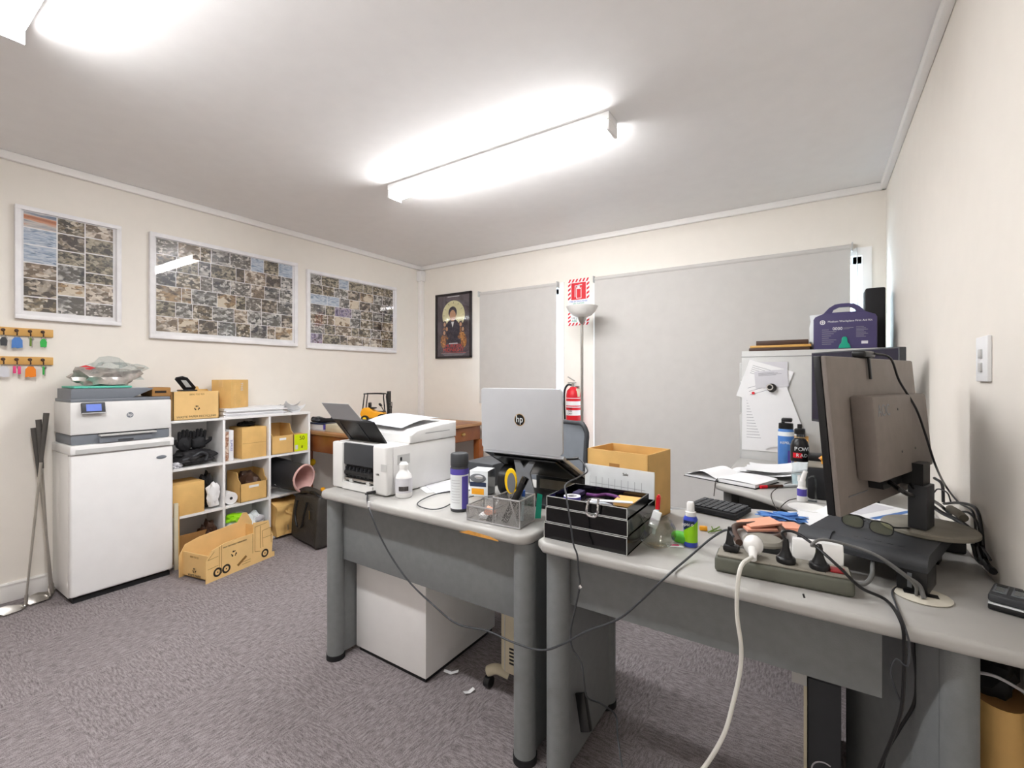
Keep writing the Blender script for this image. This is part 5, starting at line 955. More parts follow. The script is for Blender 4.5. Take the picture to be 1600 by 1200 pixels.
# white box beside the power board
t = thing('white_charger_box', 'small white plastic box between the power board and the monitor riser', 'box'); wa, wb_ = PZ(1262, 893, DZ), PZ(1340, 912, DZ); wu_ = (wb_-wa).normalized(); wv_ = Vector((-wu_.y, wu_.x, 0))
wa = wa+wv_*.045; WM = Matrix(((wu_.x, wv_.x, 0, wa.x), (wu_.y, wv_.y, 0, wa.y), (0, 0, 1, D1), (0, 0, 0, 1)))
WM = PB @ Matrix.Translation((PL-.118, .0895, 0))
part('body', MB(M=WM).prism([(0, 0), (.03, 0), (.03, .082), (.010, .082), (0, .066)], 0, .105, 'gloss_white', M=FR((0, 0, 0), (0, 1, 0), (0, 0, 1)), bev=.002), t)
# monitor riser
t = thing('monitor_riser', 'glossy charcoal monitor riser with a rounded left end on the corner desk', 'monitor riser')
ra, rb = Vector((-.03, 1.43, 0)), Vector((.205, 1.355, 0)); ru = (rb-ra).normalized(); rv = Vector((-ru.y, ru.x, 0)); RL = .247; RW = .32
RM = Matrix(((ru.x, rv.x, 0, ra.x), (ru.y, rv.y, 0, ra.y), (0, 0, 1, D1), (0, 0, 0, 1)))
prof = [(0, 0)]+[(-.012+.012*math.cos(a)*0, 0) for a in ()]
pr_ = [(.005, .0), (RW, .0), (RW, .105), (.03, .105)]+[(.03-.03*math.sin(a), .075+.03*math.cos(a)) for a in [k*math.pi/12 for k in range(1, 7)]]
YZX = Matrix(((0, 0, 1, 0), (1, 0, 0, 0), (0, 1, 0, 0), (0, 0, 0, 1)))
part('shelf', MB(M=RM).prism([(0, .065), (.002, .052), (RW, .052), (RW, .088)]+[(.026-.026*math.sin(a), .062+.026*math.cos(a)) for a in [k*math.pi/12 for k in range(0, 7)]], .0, RL, 'dark_grey', M=YZX), t)
part('side_block', MB(M=RM).box(.0, .055, -.008, .10, 0, .0515, 'black', bev=.005), t); part('side_block', MB(M=RM).box(RL-.055, RL, .004, .10, 0, .0515, 'black', bev=.003).box(RL-.035, RL-.027, .002, .004, .012, .045, 'mid_grey'), t)
part('front_roll', MB(M=RM).cyl((-.012, .03, .060), (.06, .03, .060), .033, 'dark_grey', seg=28).cyl((-.014, .03, .060), (-.012, .03, .060), .026, 'mid_grey', seg=24), t)
part('rear_block', MB(M=RM).box(.02, RL-.02, RW-.06, RW-.01, 0, .0515, 'black'), t)
m = MB(M=RM)
for k in range(5): m.box(.10+.022*k, .112+.022*k, .045, .049, .0881, .0886, 'black')
part('vents', m, t)
RT = D1+.0885
solo('round_mat', MB().lathe((.215, 1.715, D1), [(0, 0), (.138, 0), (.14, .002), (.138, .005), (0, .005)], 'dusty_grey', seg=48), 'dusty round mat on the desk behind the monitor riser', 'mat') if False else None
# monitor one
t = thing('monitor', 'large dark monitor seen from behind with its cables at the right wall', 'monitor')
wdir = Vector((.374, .927, 0)).normalized(); nb = Vector((.927, -.374, 0)).normalized()
mo = Vector((.047, 1.262, .905)); upv = (Vector((0, 0, 1))-nb*.085).normalized(); W1, H1 = .60, .365
MM = Matrix(((wdir.x, upv.x, nb.x, mo.x), (wdir.y, upv.y, nb.y, mo.y), (wdir.z, upv.z, nb.z, mo.z), (0, 0, 0, 1)))
part('rear_shell', MB(M=MM).box(0, W1, 0, H1, -.012, .0, 'monitor_back', bev=.004), t)
part('bezel', MB(M=MM).box(0, W1, 0, H1, -.028, -.0122, 'black', bev=.002), t); part('screen', MB(M=MM).box(.008, W1-.008, .012, H1-.008, -.0295, -.0282, 'screen'), t)
m = MB(M=MM).box(.105, W1-.105, .072, .27, .0002, .048, 'monitor_back', bev=.006); m.text('AOC', .04, MM.inverted() @ MM @ FR((.165, .235, .0482), (1, 0, 0), (0, 1, 0)), 'mid_grey', sx=.9)
for x, y in ((.26, .235), (.26, .13), (.36, .13)): m.cyl((x, y, .048), (x, y, .0488), .003, 'black')
part('electronics_box', m, t); part('port_bay', MB(M=MM).box(.17, .30, .045, .0715, .0, .03, 'black').box(.31, .42, .03, .0715, .0, .022, 'monitor_back').box(.05, .16, .038, .040, .0, .001, 'mid_grey').box(.33, .345, .04, .07, .0221, .024, 'black').box(.375, .380, .035, .07, .0221, .024, 'black'), t)
nk = Vector((.224, 1.565, 0)); NKm = Matrix(((wdir.x, -nb.x, 0, nk.x), (wdir.y, -nb.y, 0, nk.y), (0, 0, 1, 0), (0, 0, 0, 1)))
part('neck', MB(M=NKm).prism([(-.022, -.028), (.022, -.028), (.022, .02), (-.022, .02)], RT+.016, .945, 'black').box(-.03, .03, -.03, .03, .945, .965, 'monitor_back') if False else MB(M=NKm).box(-.032, .032, -.02, .018, RT+.016, .945, 'dark_grey', bev=.002).box(-.028, .028, -.012, .04, .945, 1.0, 'black'), t)
part('base', MB().lathe((.245, 1.60, RT), [(0, 0), (.095, 0), (.098, .003), (.098, .010), (.095, .0135), (0, .015)], 'dusty_grey', seg=56), t)
tw = MM @ Vector((.235, H1, .004))
t2 = thing('webcam', 'black webcam clipped on the top edge of the large monitor', 'webcam')
part('camera_body', MB(M=MM).box(.20, .27, H1+.0005, H1+.018, -.02, .012, 'black', bev=.006, seg=3), t2); part('clip', MB(M=MM).box(.232, .242, H1-.055, H1, .003, .009, 'black', bev=.002), t2)
c_ = [MM @ Vector((.255, H1+.012, .014)), MM @ Vector((.31, H1+.0, .03)), MM @ Vector((.36, H1-.06, .03)), MM @ Vector((.37, H1-.13, .055)), MM @ Vector((.42, H1-.20, .056)), MM @ Vector((.47, H1-.29, .058)), PX(1478, 760, .345), PX(1498, 785, .35), PX(1520, 800, .352), PX(1527, 840, .352), PX(1548, 875, .35)]
part('lead', MB().tube(c_, .0028, 'black', seg=8), t2)
# cables around the neck
t = thing('cable_bundle', 'tangle of black monitor cables falling behind the riser by the right wall', 'cables')
def cbl(L, r, mt='black'): part('cable', MB().tube(L, r, mt, seg=8), t)
q1, q2 = MM @ Vector((.20, .06, .034)), MM @ Vector((.34, .05, .03))
cbl([q1, q1+Vector((.03, -.02, -.02)), PX(1440, 778, .27), PX(1470, 800, .30), PX(1500, 815, .325), PX(1522, 835, .34), PX(1532, 865, .35), PX(1545, 885, .352)], .0055)
cbl([q2, q2+Vector((.02, 0, -.03)), PX(1470, 790, .33), PX(1492, 812, .34), PX(1520, 835, .35), PX(1530, 860, .354)], .0045)
cbl([PX(1460, 747, .33), PX(1472, 757, .34), PX(1474, 785, .34)], .0045); cbl([PX(1475, 787, .34), PX(1500, 786, .345), PX(1525, 795, .352), PX(1534, 830, .354), PX(1536, 860, .354)], .004)
cbl([PX(1459, 770, .33), PX(1466, 764, .335), PX(1480, 770, .34), PX(1486, 785, .345)], .0022); cbl([PX(1478, 805, .335), PX(1500, 800, .345), PX(1515, 802, .35), PX(1528, 820, .354), PX(1540, 870, .354)], .003)
cbl([PX(1530, 850, .35), PX(1540, 880, .352), PX(1552, 893, .352)], .008); cbl([PX(1520, 850, .345), PX(1528, 875, .35), PX(1545, 885, .352)], .005)
solo('inline_switch', MB().tube([PX(1485, 795, .325), PX(1498, 803, .33), PX(1506, 810, .335)], .011, 'dusty_grey', seg=10), 'dusty grey inline cable connector hanging behind the monitor base', 'connector')
solo('cable_adapter', MB().box(.29, .345, 1.74, 1.80, D1, D1+.075, 'black', bev=.005), 'black plug adapter standing on the desk behind the riser', 'adapter')
# glasses on the riser
t = thing('reading_glasses', 'black framed reading glasses lying on the monitor riser', 'glasses'); GL = PZ(1325, 822, RT); GR_ = PZ(1385, 838, RT)
def lens(c, a, lab):
    M_ = FR(c+Vector((0, 0, .0175)), a, Vector((0, .25, 1))); pts = [(.026*math.copysign(abs(math.cos(q))**.7, math.cos(q)), .0155*math.copysign(abs(math.sin(q))**.7, math.sin(q)), 0) for q in [k*2*math.pi/28 for k in range(29)]]
    pts = [M_ @ Vector(p) for p in pts]; f = part('rim', MB().tube(pts, .0016, 'black', seg=6, n=2), t); part('lens', MB(M=M_).prism([(p[0], p[1]) for p in [(.0255*math.copysign(abs(math.cos(q))**.7, math.cos(q)), .015*math.copysign(abs(math.sin(q))**.7, math.sin(q))) for q in [k*2*math.pi/28 for k in range(28)]]], -.0006, .0006, 'lens'), f)
ga = (GR_-GL); ga.z = 0; ga.normalize(); gc = (GL+GR_)/2
lens(gc-ga*.033, ga, 0); lens(gc+ga*.033, ga, 0)
part('bridge', MB().tube([gc-ga*.008+Vector((0, .003, .022)), gc+Vector((0, .005, .026)), gc+ga*.008+Vector((0, .003, .022))], .0016, 'black', seg=6), t)
gp = Vector((-ga.y, ga.x, 0))
for s_ in (-1, 1): part('temple', MB().tube([gc+ga*.06*s_+Vector((0, .003, .026)), gc+ga*.062*s_+gp*.03+Vector((0, 0, .022)), gc+ga*.058*s_+gp*.075+Vector((0, 0, .014)), gc+ga*(.054*s_)+gp*.10+Vector((0, 0, .004))], .0022, 'black', seg=6), t)
solo('invoice_sheet', MB(M=FR(PZ(1372, 800, RT+.001), (.55, .83, 0), (-.83, .55, 0))).box(-.10, .10, -.055, .075, .0006, .002, 'paper').box(-.095, .095, -.045, -.03, .0021, .0024, 'can_blue').box(-.08, .08, .0, .05, .0021, .0023, 'paper_grey'), 'printed white form with a blue stripe on the riser under the monitor', 'paper')
# battery charger
t = thing('battery_charger', 'black two slot battery charger at the right edge of the corner desk', 'charger'); b0, b1 = PZ(1543, 952, DZ), PZ(1600, 968, DZ); cu_ = (b1-b0).normalized(); cv_ = Vector((-cu_.y, cu_.x, 0))
BC = Matrix(((cu_.x, cv_.x, 0, b0.x), (cu_.y, cv_.y, 0, b0.y), (0, 0, 1, D1), (0, 0, 0, 1))); bw = min(.075, (XR-.003-b0.x-.0)/1.0)
bw = .058
part('body', MB(M=BC).box(0, bw, 0, .085, 0, .012, 'black', bev=.003).box(0, bw, 0, .085, .016, .034, 'dark_grey', bev=.005), t); part('stripe', MB(M=BC).box(.0005, bw-.0005, .0005, .0845, .0122, .0158, 'wrap_white'), t)
for x in (.005, .032): part('slot', MB(M=BC).box(x, x+.021, .015, .072, .0342, .036, 'mid_grey', bev=.001).box(x+.002, x+.019, .055, .070, .0361, .037, 'black').box(x+.004, x+.017, .02, .05, .0361, .0372, 'clear_plastic'), t)
# ================================================================ return desk
# open notebook
t = thing('open_notebook', 'open blank white notebook with a dark ribbon on the return desk', 'notebook')
na, nb_, nc = PZ(1072, 740, DZ+.03), PZ(1117, 745, DZ+.01), PZ(1172, 762, DZ+.008)
NB = RZ(-.35, (-.345, 2.41, DZ+.001))
part('cover', MB(M=NB).box(-.175, .175, -.11, .11, 0, .003, 'matte_black', M=None), t)
part('left_pages', MB(M=NB).grid(lambda u, v: Vector((-.17+.168*u, -.105+.21*v, .006+.028*math.sin(u*math.pi*.85+.2)**2+.004)), 14, 6, 'paper').box(-.17, -.01, -.105, .105, .0032, .009, 'paper'), t)
part('right_pages', MB(M=NB).grid(lambda u, v: Vector((.0+.17*u, -.105+.21*v, .0175+.008*math.sin(u*math.pi)**.5*.6)), 14, 6, 'paper').box(.002, .17, -.105, .105, .0032, .0172, 'paper'), t)
part('ribbon', MB(M=NB).tube([(0, -.105, .018), (-.004, -.118, .004), (-.006, -.122, -.03), (-.010, -.122, -.065)], .0018, 'ink', seg=6), t)
rp = RZ(.2, (-.24, 2.68, DZ+.001)); t = thing('paper_pile', 'loose white papers heaped behind the open notebook', 'paper')
for k in range(4): part('sheet', MB(M=RZ(.15*k-.25, (-.20+.025*k, 2.62+.0*k, DZ+.003+.009*k))).grid(lambda u, v, k=k: Vector(((u-.5)*.30, (v-.5)*.21, .004+.05*abs(u-.25)**2*(1+k*.3)+.008*math.sin(v*4+k))), 12, 8, 'paper'), t)
t = thing('red_marker', 'red and black marker pen lying at the edge of the return desk', 'pen'); a, b = PZ(1188, 761, DZ+.008), PZ(1250, 758, DZ+.008)
part('barrel', MB().cyl(a+(b-a)*.16, a+(b-a)*.55, .0068, 'brown').cyl(a+(b-a)*.55, b, .0065, 'wrap_white'), t); part('cap', MB().cyl(a, a+(b-a)*.16, .0072, 'red'), t)
solo('black_pen', MB().cyl(PZ(1158, 706, DZ+.01), PZ(1190, 713, DZ+.01), .009, 'black').cyl(PZ(1190, 713, DZ+.01), PZ(1194, 714, DZ+.01), .006, 'kit_teal'), 'thick black marker lying at the back left of the return desk', 'pen')
# blue can
def at(u, v, z=DZ): p = PZ(u, v, z); return p
t = thing('blue_aerosol', 'blue aerosol can with black cap in front of the filing cabinet', 'spray can'); cx_, cy_ = -.135, 2.86; 
h0 = D1
part('can_body', MB().lathe((cx_, cy_, h0), [(0, 0), (.036, 0), (.038, .004), (.038, .20), (.034, .212), (0, .212)], 'can_blue'), t); part('label', MB().lathe((cx_, cy_, h0), [(.0384, .175), (.0384, .198)], 'wrap_white').grid(lambda u, v: Vector((cx_+.0384*math.cos(-1.3+.7*u), cy_+.0384*math.sin(-1.3+.7*u), h0+.01+.09*v)), 6, 2, 'violet').text('REPEL', .018, FR((cx_-.002, cy_-.0388, h0+.14), (1, .1, 0), (0, 0, 1)), 'wrap_white'), t)
part('cap', MB().lathe((cx_, cy_, h0+.2125), [(0, 0), (.034, 0), (.035, .004), (.034, .028), (.03, .03), (0, .03)], 'black').box(cx_-.02, cx_+.03, cy_-.03, cy_+.02, h0+.25, h0+.27, 'black', bev=.006).box(cx_-.02, cx_-.005, cy_-.02, cy_+.02, h0+.24, h0+.262, 'black'), t)
solo('envelope_box', MB().box(-.11, -.035, 2.98, 3.03, D1, D1+.16, 'peach').box(-.09, -.05, 2.97, 3.04, D1+.161, D1+.20, 'dark_grey'), 'peach and grey box between the blue can and the drink bottle', 'box')
# drink bottle
t = thing('drink_bottle', 'clear sports drink bottle with black and red label and black cap', 'bottle'); dx_, dy_ = -.062, 2.44
part('bottle_body', MB().lathe((dx_, dy_, D1), [(0, 0), (.030, 0), (.034, .006), (.033, .05), (.028, .08), (.034, .11), (.036, .12), (.036, .175), (.03, .20), (.016, .218), (.016, .232), (0, .232)], 'clear_plastic').lathe((dx_, dy_, D1), [(0, .004), (.028, .006), (.031, .05), (.0, .05)], 'clear_blue'), t)
m = MB(); m.lathe((dx_, dy_, D1), [(.0366, .112), (.0366, .178), (.031, .2), (.022, .211)], 'black'); a_ = math.atan2(-dy_, -dx_)
def onc(m, s, size, r, z, mt, off=0):
    for i, ch in enumerate(s):
        a = a_+off+(i-(len(s)-1)/2)*size*.78/r; m.text(ch, size, FR((dx_+r*math.cos(a), dy_+r*math.sin(a), z), (-math.sin(a), math.cos(a), 0), (0, 0, 1)), mt)
onc(m, 'POWE', .024, .0372, D1+.168, 'wrap_white', .35); m.grid(lambda u, v: Vector((dx_+.037*math.cos(a_-.75+1.0*u), dy_+.037*math.sin(a_-.75+1.0*u), D1+.129+.022*v)), 10, 2, 'red'); onc(m, 'RADE', .021, .0374, D1+.140, 'wrap_white', .45)
part('label', m, t); part('cap', MB().lathe((dx_, dy_, D1+.2325), [(0, 0), (.02, 0), (.021, .003), (.021, .020), (.017, .024), (.009, .026), (.009, .044), (.0, .045)], 'black'), t)
# black organiser tower on the return desk
t = thing('black_document_bin', 'black desktop file stand behind the nasal spray bottle', 'file stand')
part('body', MB().box(-.03, .20, 2.20, 2.43, D1, D1+.125, 'matte_black', bev=.008).box(-.03, .20, 2.36, 2.43, D1+.1255, D1+.155, 'black', bev=.005), t); part('top_shelf', MB().box(-.028, .198, 2.205, 2.355, D1+.1255, D1+.129, 'dusty_grey'), t)
t = thing('yellow_toy', 'small yellow rubber toy on the black file stand', 'toy'); yt = Vector((.028, 2.30, D1+.1295)); part('body', MB().sph(yt+Vector((0, 0, .022)), (.016, .014, .013), 'amber').sph(yt+Vector((.018, 0, .030)), (.010, .009, .014), 'yellow').cyl(yt, yt+Vector((0, 0, .012)), .010, 'amber'), t); part('beak', MB().sph(yt+Vector((-.014, -.004, .022)), (.006, .006, .004), 'salmon', 10), t)
solo('tape_dispenser', MB().cyl((.06, 2.27, D1+.163), (.10, 2.27, D1+.163), .033, 'bag_black', seg=28).cyl((.058, 2.27, D1+.163), (.06, 2.27, D1+.163), .018, 'mid_grey'), 'dark rounded tape dispenser on the black file stand', 'tape dispenser')
solo('blue_packet', MB().box(.05, .09, 2.37, 2.40, D1+.156, D1+.20, 'violet', M=None).box(.02, .05, 2.38, 2.41, D1+.156, D1+.178, 'clear_blue', bev=.003), 'violet and pale blue packets at the back of the black file stand', 'packets')
t = thing('nasal_spray', 'white nasal spray bottle with blue band on the corner desk', 'bottle'); n_ = Vector((-.055, 2.075, DZ+.001))
n_ = PZ(1253, 783, DZ+.001); n_ = Vector((n_.x, n_.y, DZ+.001))
part('bottle_body', MB().lathe(n_, [(0, 0), (.0155, 0), (.0165, .003), (.0165, .052), (.012, .060), (0, .060)], 'white').lathe(n_, [(.0168, .022), (.0168, .050)], 'violet'), t)
part('nozzle', MB().cyl(n_+Vector((0, 0, .060)), n_+Vector((0, 0, .080)), .0135, 'gloss_white').tube([n_+Vector((.0, 0, .076)), n_+Vector((.006, 0, .10)), n_+Vector((.013, 0, .120))], lambda q: .0105-.003*q, 'gloss_white', seg=12).cyl(n_+Vector((-.01, 0, .078)), n_+Vector((-.010, 0, .10)), .005, 'gloss_white'), t)
solo('acrylic_stand', MB().tube([n_+Vector((.02, .02, .09)), n_+Vector((.035, .02, .098)), n_+Vector((.045, .02, .085)), n_+Vector((.046, .02, .0))], .003, 'clear_plastic', seg=8).box(n_.x+.02, n_.x+.05, n_.y+.005, n_.y+.035, DZ+.001, DZ+.003, 'clear_plastic'), 'clear bent acrylic holder beside the nasal spray bottle', 'stand')
pl = PZ(1262, 797, DZ)
solo('white_dish', MB().lathe((pl.x, pl.y-.01, D1), [(0, 0), (.035, 0), (.062, .010), (.064, .012), (.06, .012), (.034, .003), (0, .003)], 'plate_white', seg=32).cyl((pl.x+.02, pl.y, D1), (pl.x+.02, pl.y, D1+.002), .01, 'plate_white') , 'white oval dish at the foot of the nasal spray bottle', 'dish')
t = thing('curled_papers', 'curled printed sheets lying across the riser end beside the monitor', 'paper'); pc_ = PZ(1285, 797, RT+.01)
for k in range(2): part('sheet', MB(M=RZ(.45-.2*k, (.05+.01*k, 1.86, D1+.003+.006*k))).grid(lambda u, v, k=k: Vector(((u-.5)*.19, (v-.5)*.24, .002+.07*max(0, u-.35)**1.6*2*(1-.3*k))), 8, 12, 'paper'), t)
# thin cable arc on the return desk edge
solo('earphone_cable', MB().tube([PZ(1240, 752, DZ+.006), PZ(1222, 758, DZ+.008), PZ(1206, 770, DZ+.0), PY(1207, 783, 2.02), PZ(1216, 797, DZ+.004), PZ(1222, 790, DZ+.012), PY(1232, 782, 1.98), PZ(1244, 779, DZ+.03)], .0016, 'ink', seg=6), 'thin dark wire looping between the two grey desks by the blue cloth', 'cable')
# second monitor
t = thing('monitor', 'second monitor with dark screen standing on the return desk behind the first', 'monitor')
l0, r0 = Vector((-.02, 2.74, 0)), Vector((.275, 2.36, 0)); w2 = (r0-l0).normalized(); n2 = Vector((w2.y, -w2.x, 0)); W2 = (r0-l0).length
M2 = Matrix(((w2.x, 0, n2.x, l0.x), (w2.y, 0, n2.y, l0.y), (0, 1, 0, 1.0), (0, 0, 0, 1)))
part('bezel', MB(M=M2).box(0, W2, 0, .34, -.03, .0, 'dark_grey', bev=.003), t); part('screen', MB(M=M2).box(.006, W2-.006, .012, .334, .0002, .001, 'screen'), t)
mc_ = M2 @ Vector((W2/2, 0, -.05)); part('stand', MB().cyl((mc_.x, mc_.y, D1+.012), (mc_.x, mc_.y, 1.12), .018, 'black').lathe((mc_.x, mc_.y, D1), [(0, 0), (.09, 0), (.09, .008), (0, .012)], 'black').cyl((mc_.x, mc_.y, 1.12), tuple(M2 @ Vector((W2/2, .12, -.03))), .02, 'black'), t)
# filing cabinet
t = thing('filing_cabinet', 'light grey filing cabinet covered with papers against the back wall', 'filing cabinet'); fx0, fx1, fy0, fy1, fz = -.378, .335, 3.10, 3.62, 1.375
part('carcass', MB().box(fx0, fx1, fy0, fy1, 0, fz, 'light_grey', bev=.003).box(fx0-.002, fx1, fy0-.002, fy1, fz-.035, fz-.033, 'mid_grey'), t)
for k in range(4): d = part('drawer', MB().box(fx0-.014, fx0-.0005, fy0+.02, fy1-.02, .06+.315*k, .36+.315*k, 'light_grey', bev=.003), t); part('drawer_handle', MB().box(fx0-.03, fx0-.0145, fy0+.18, fy1-.18, .29+.315*k, .31+.315*k, 'silver', bev=.003), d)
def sheet(u, v, ang, w_, h_, mt, k, label, lines=8, curl=0, start=.3):
    p = PY(u, v, fy0-.003-.0022*k); M_ = FR(p, (math.cos(ang), 0, math.sin(ang)), (-math.sin(ang), 0, math.cos(ang))); m = MB(M=M_)
    m.box(-w_/2, w_/2, -h_/2, h_/2, -.0004, .0004, mt)
    for i in range(lines): m.box(-w_*.38, w_*(.1+.28*((i*7) % 5)/5), h_*(.38-start*.0-.05*i)-.002, h_*(.38-.05*i)+.0005, .0004, .0006, 'print_grey')
    return solo('pinned_sheet', m, label, 'paper', 'papers on the filing cabinet')
sheet(1190, 660, .0, .21, .34, 'paper', 0, 'lowest printed sheet on the side of the filing cabinet', 14)
sheet(1200, 572+20, .0, .2, .2, 'paper_grey', 1, 'topmost upright sheet on the side of the filing cabinet')
sheet(1194, 600, -.32, .24, .23, 'paper', 2, 'tilted sheet held by the red magnet on the filing cabinet', 5)
sheet(1207, 640, .32, .22, .42, 'paper', 3, 'long tilted blank sheet under the black magnet on the filing cabinet', 3)
sheet(1205, 592, .08, .17, .1, 'paper_grey', 4, 'small torn grey note above the black magnet', 4)
fy_ = fy0-.014
mp_ = PY(1206, 606, fy_); solo('round_magnet', MB().cyl(mp_, mp_+Vector((0, -.012, 0)), .025, 'gloss_black', seg=28).cyl(mp_+Vector((-.01, -.012, .004)), mp_+Vector((-.01, -.014, .004)), .018, 'chrome', seg=24).cyl(mp_+Vector((-.01, -.014, .004)), mp_+Vector((-.01, -.016, .004)), .012, 'black', seg=20), 'round black magnet on the papers of the filing cabinet', 'magnet')
mp_ = PY(1177, 614, fy_+.003); solo('red_magnet', MB().cyl(mp_, mp_+Vector((0, -.006, 0)), .008, 'red', seg=16), 'tiny red magnet on the tilted sheet of the filing cabinet', 'magnet')
# on the cabinet
fzt = fz+.001
t = thing('first_aid_kit', 'purple first aid kit case with a green latch on the filing cabinet', 'first aid kit'); ax0, ax1, ay = -.005, .262, 3.01+.12
ax0, ax1 = PY(1271, 540, ay).x, PY(1371, 540, ay).x; AW = ax1-ax0; AH = .255
o = [(0, 0), (AW, 0), (AW, AH*.70), (AW*.97, AH*.76), (AW*.80, AH*.86), (AW*.70, AH*.97), (AW*.60, AH), (AW*.40, AH), (AW*.30, AH*.97), (AW*.20, AH*.86), (AW*.03, AH*.76), (0, AH*.70)]
KM = FR((ax0, ay, fzt), (1, 0, 0), (0, 0, 1))
def ringpoly(m, outer, inner, z0, z1, mt, M):
    pass
low = [(0, 0), (AW, 0), (AW, AH*.66), (AW*.97, AH*.72), (AW*.80, AH*.80), (AW*.20, AH*.80), (AW*.03, AH*.72), (0, AH*.66)]
part('case', MB().prism(low, -.09, 0, 'kit_purple', M=KM, bev=.006), t)
part('carry_handle', MB(M=KM).prism([(AW*.87, AH*.75), (AW*.74, AH*.92), (AW*.65, AH*.985), (AW*.56, AH), (AW*.44, AH), (AW*.35, AH*.985), (AW*.26, AH*.92), (AW*.13, AH*.75), (AW*.30, AH*.79), (AW*.33, AH*.87), (AW*.42, AH*.925), (AW*.58, AH*.925), (AW*.67, AH*.87), (AW*.70, AH*.79)], -.06, -.03, 'kit_purple'), t)
m = MB(M=KM); m.text('Medium Workplace First Aid Kit', AW*.052, Matrix.Translation((AW*.58, AH*.60, .0004)), 'paper'); m.lathe((AW*.15, AH*.59, 0), [(AW*.045, 0), (AW*.045, .0006), (AW*.03, .0006)], 'paper'); m.box(AW*.125, AW*.175, AH*.582, AH*.598, 0, .0005, 'paper').box(AW*.144, AW*.156, AH*.56, AH*.62, 0, .0005, 'paper')
m.text('0000', AW*.08, Matrix.Translation((AW*.39, AH*.44, .0004)), 'paper')
for i in range(8): m.box(AW*.14, AW*(.25+.04*(i*3 % 4)), AH*(.42-.045*i), AH*(.43-.045*i), 0, .0005, 'print_grey'); m.box(AW*.68, AW*(.8+.03*(i % 3)), AH*(.46-.03*i), AH*(.468-.03*i), 0, .0005, 'print_grey')
m.box(AW*.48, AW*.64, AH*.45, AH*.457, 0, .0005, 'print_grey').box(AW*.48, AW*.58, AH*.425, AH*.432, 0, .0005, 'print_grey').box(AW*.76, AW*.86, AH*.1, AH*.16, 0, .0005, 'paper_grey'); part('printing', m, t)
part('latch', MB().prism([(-.028, 0), (.028, 0), (.022, .02), (.014, .03), (.012, .055), (.006, .062), (-.006, .062), (-.012, .055), (-.014, .03), (-.022, .02)], 0, .008, 'kit_teal', M=KM @ Matrix.Translation((AW*.5, .004, 0)), bev=.002), t)
solo('plastic_cup', MB().lathe((ax0+.03, ay+.16, fzt), [(0, 0), (.045, 0), (.05, .003), (.052, .14), (.045, .175), (.05, .21), (.046, .21), (.041, .175), (.047, .14), (0, .006)], 'wrap_white'), 'translucent white container behind the first aid kit', 'container')
def flat(x0, x1, y0, y1, z, h, mt, name, label, cat, a=0): return solo(name, MB(M=RZ(a, ((x0+x1)/2, (y0+y1)/2, z))).box(-(x1-x0)/2, (x1-x0)/2, -(y1-y0)/2, (y1-y0)/2, 0, h, mt, bev=min(.003, h*.3)), label, cat)
fa = PY(1170, 545, 3.14).x; fb = PY(1268, 540, 3.14).x
flat(fa, fb-.01, 3.12, 3.32, fzt, .018, 'brown', 'clipboard', 'dark brown folder at the bottom of the pile on the filing cabinet', 'folder', .03); flat(fa+.01, fb, 3.12, 3.32, fzt+.0185, .014, 'pine', 'manila_folder', 'tan folder in the middle of the pile on the filing cabinet', 'folder', -.02)
flat(fa+.04, fb-.015, 3.13, 3.31, fzt+.033, .028, 'brown', 'zip_case', 'brown zipped case on top of the folders on the filing cabinet', 'case', 0)
t = solo('speaker_tower', MB().box(.235, .325, 3.30, 3.45, fzt, fzt+.35, 'matte_black', bev=.008, M=None), 'tall black narrow box in the corner on the filing cabinet', 'box')
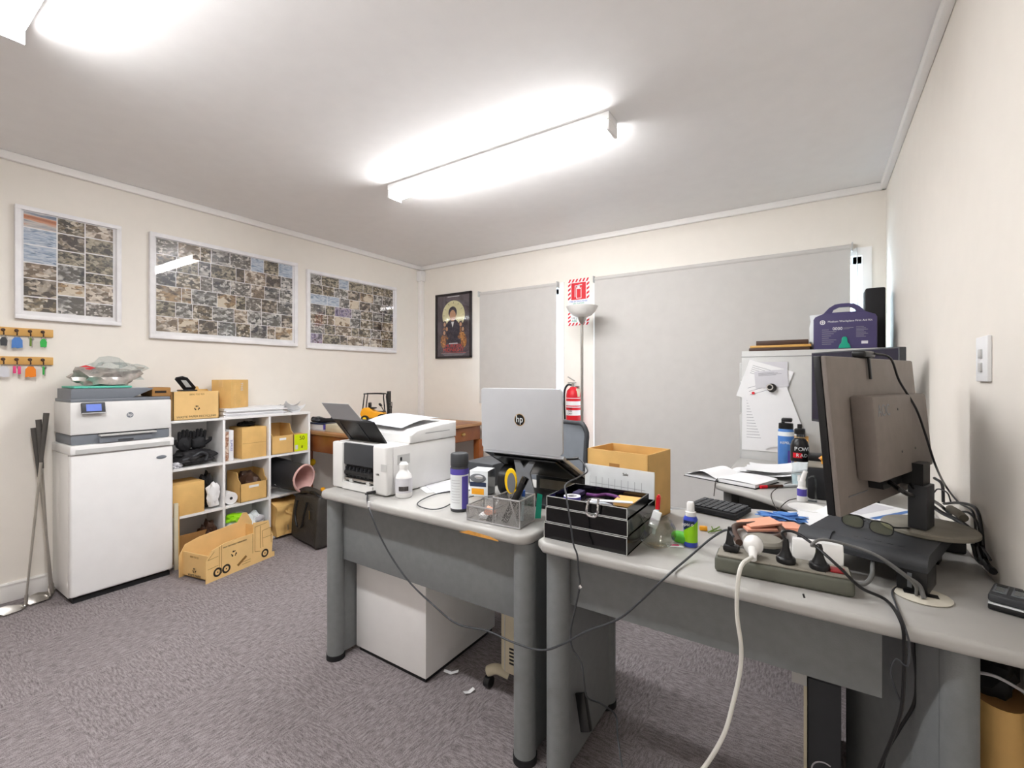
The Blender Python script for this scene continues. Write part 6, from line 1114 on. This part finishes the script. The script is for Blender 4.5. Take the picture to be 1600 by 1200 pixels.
# ---------------------------------------------------------------- under the corner desk
t = thing('computer_tower', 'black computer tower with pale edge under the corner desk', 'computer'); cxx, cyy = .02, 1.44
m = MB().box(cxx-.0, cxx+.17, cyy+.19, cyy+.60, .004, .42, 'dark_grey', bev=.003)
part('case', MB().box(-.02, .055, 1.475, 1.90, .004, .42, 'dark_grey', bev=.003).box(-.028, -.0205, 1.46, 1.90, .004, .425, 'cream').box(-.055, -.0205, 1.455, 1.475, .395, .425, 'light_grey'), t)
m = MB().box(-.018, .053, 1.4715, 1.4735, .01, .41, 'dark_grey')
m.tube([(.018+.028*math.cos(a), 1.472, .17+.028*math.sin(a)) for a in [math.radians(60+25*k) for k in range(9)]], .002, 'paper_grey', seg=6, n=3)
for k in range(5): m.box(-.012, .05, 1.473, 1.4745, .36-.01*k, .362-.01*k, 'black')
m.box(.0, .03, 1.472, 1.4745, .24, .27, 'black').box(-.01, .05, 1.472, 1.4745, .0, .10, 'mid_grey'); part('rear_panel', m, t)
def drop(L, r, label, y=1.17): solo('hanging_cable', MB().tube([PY(u, v, y) for u, v in L], r, 'black', seg=8), label, 'cable', 'cables under the corner desk')
drop([(1427, 985), (1428, 1020), (1432, 1060), (1428, 1100), (1405, 1140), (1385, 1175), (1378, 1205)], .0034, 'middle black cable hanging under the corner desk, curving left', 1.31)
drop([(1445, 990), (1452, 1030), (1462, 1085), (1465, 1120), (1468, 1160), (1472, 1205)], .004, 'rightmost black cable hanging straight under the corner desk', 1.31)
drop([(1320-65, 928), (1257, 934)], .002, 'short black cable end poking below the power board', 1.166)
# tan bag by the wall
t = thing('kraft_bag', 'tan kraft sack with a white band at the bottom right corner', 'bag')
def kb(u, v):
    a = u*2*math.pi; z = .56*v; return Vector((.312+.046*math.cos(a), 1.36+.10*math.sin(a)*(1-.25*v*v), z+.004))
part('sack', MB().grid(kb, 28, 16, 'kraft', closeu=True).poly([kb(k/28, 1) for k in range(28)], 'kraft_dark'), t)
part('band', MB().grid(lambda u, v: kb(u, .50+.07*v)+Vector((math.cos(u*2*math.pi)*.001, math.sin(u*2*math.pi)*.0015, 0)), 28, 3, 'paper', closeu=True), t)
solo('black_sack', MB().blob((.306, 1.40, .60), (.045, .08, .055), 'matte_black', amp=.15, seed=9, sub=3, flat=False).tube([(.27, 1.30, .62), (.30, 1.29, .625), (.35, 1.30, .60)], .003, 'paper_grey', seg=6), 'black plastic bag stuffed above the tan sack under the desk edge', 'bag')
finalize()
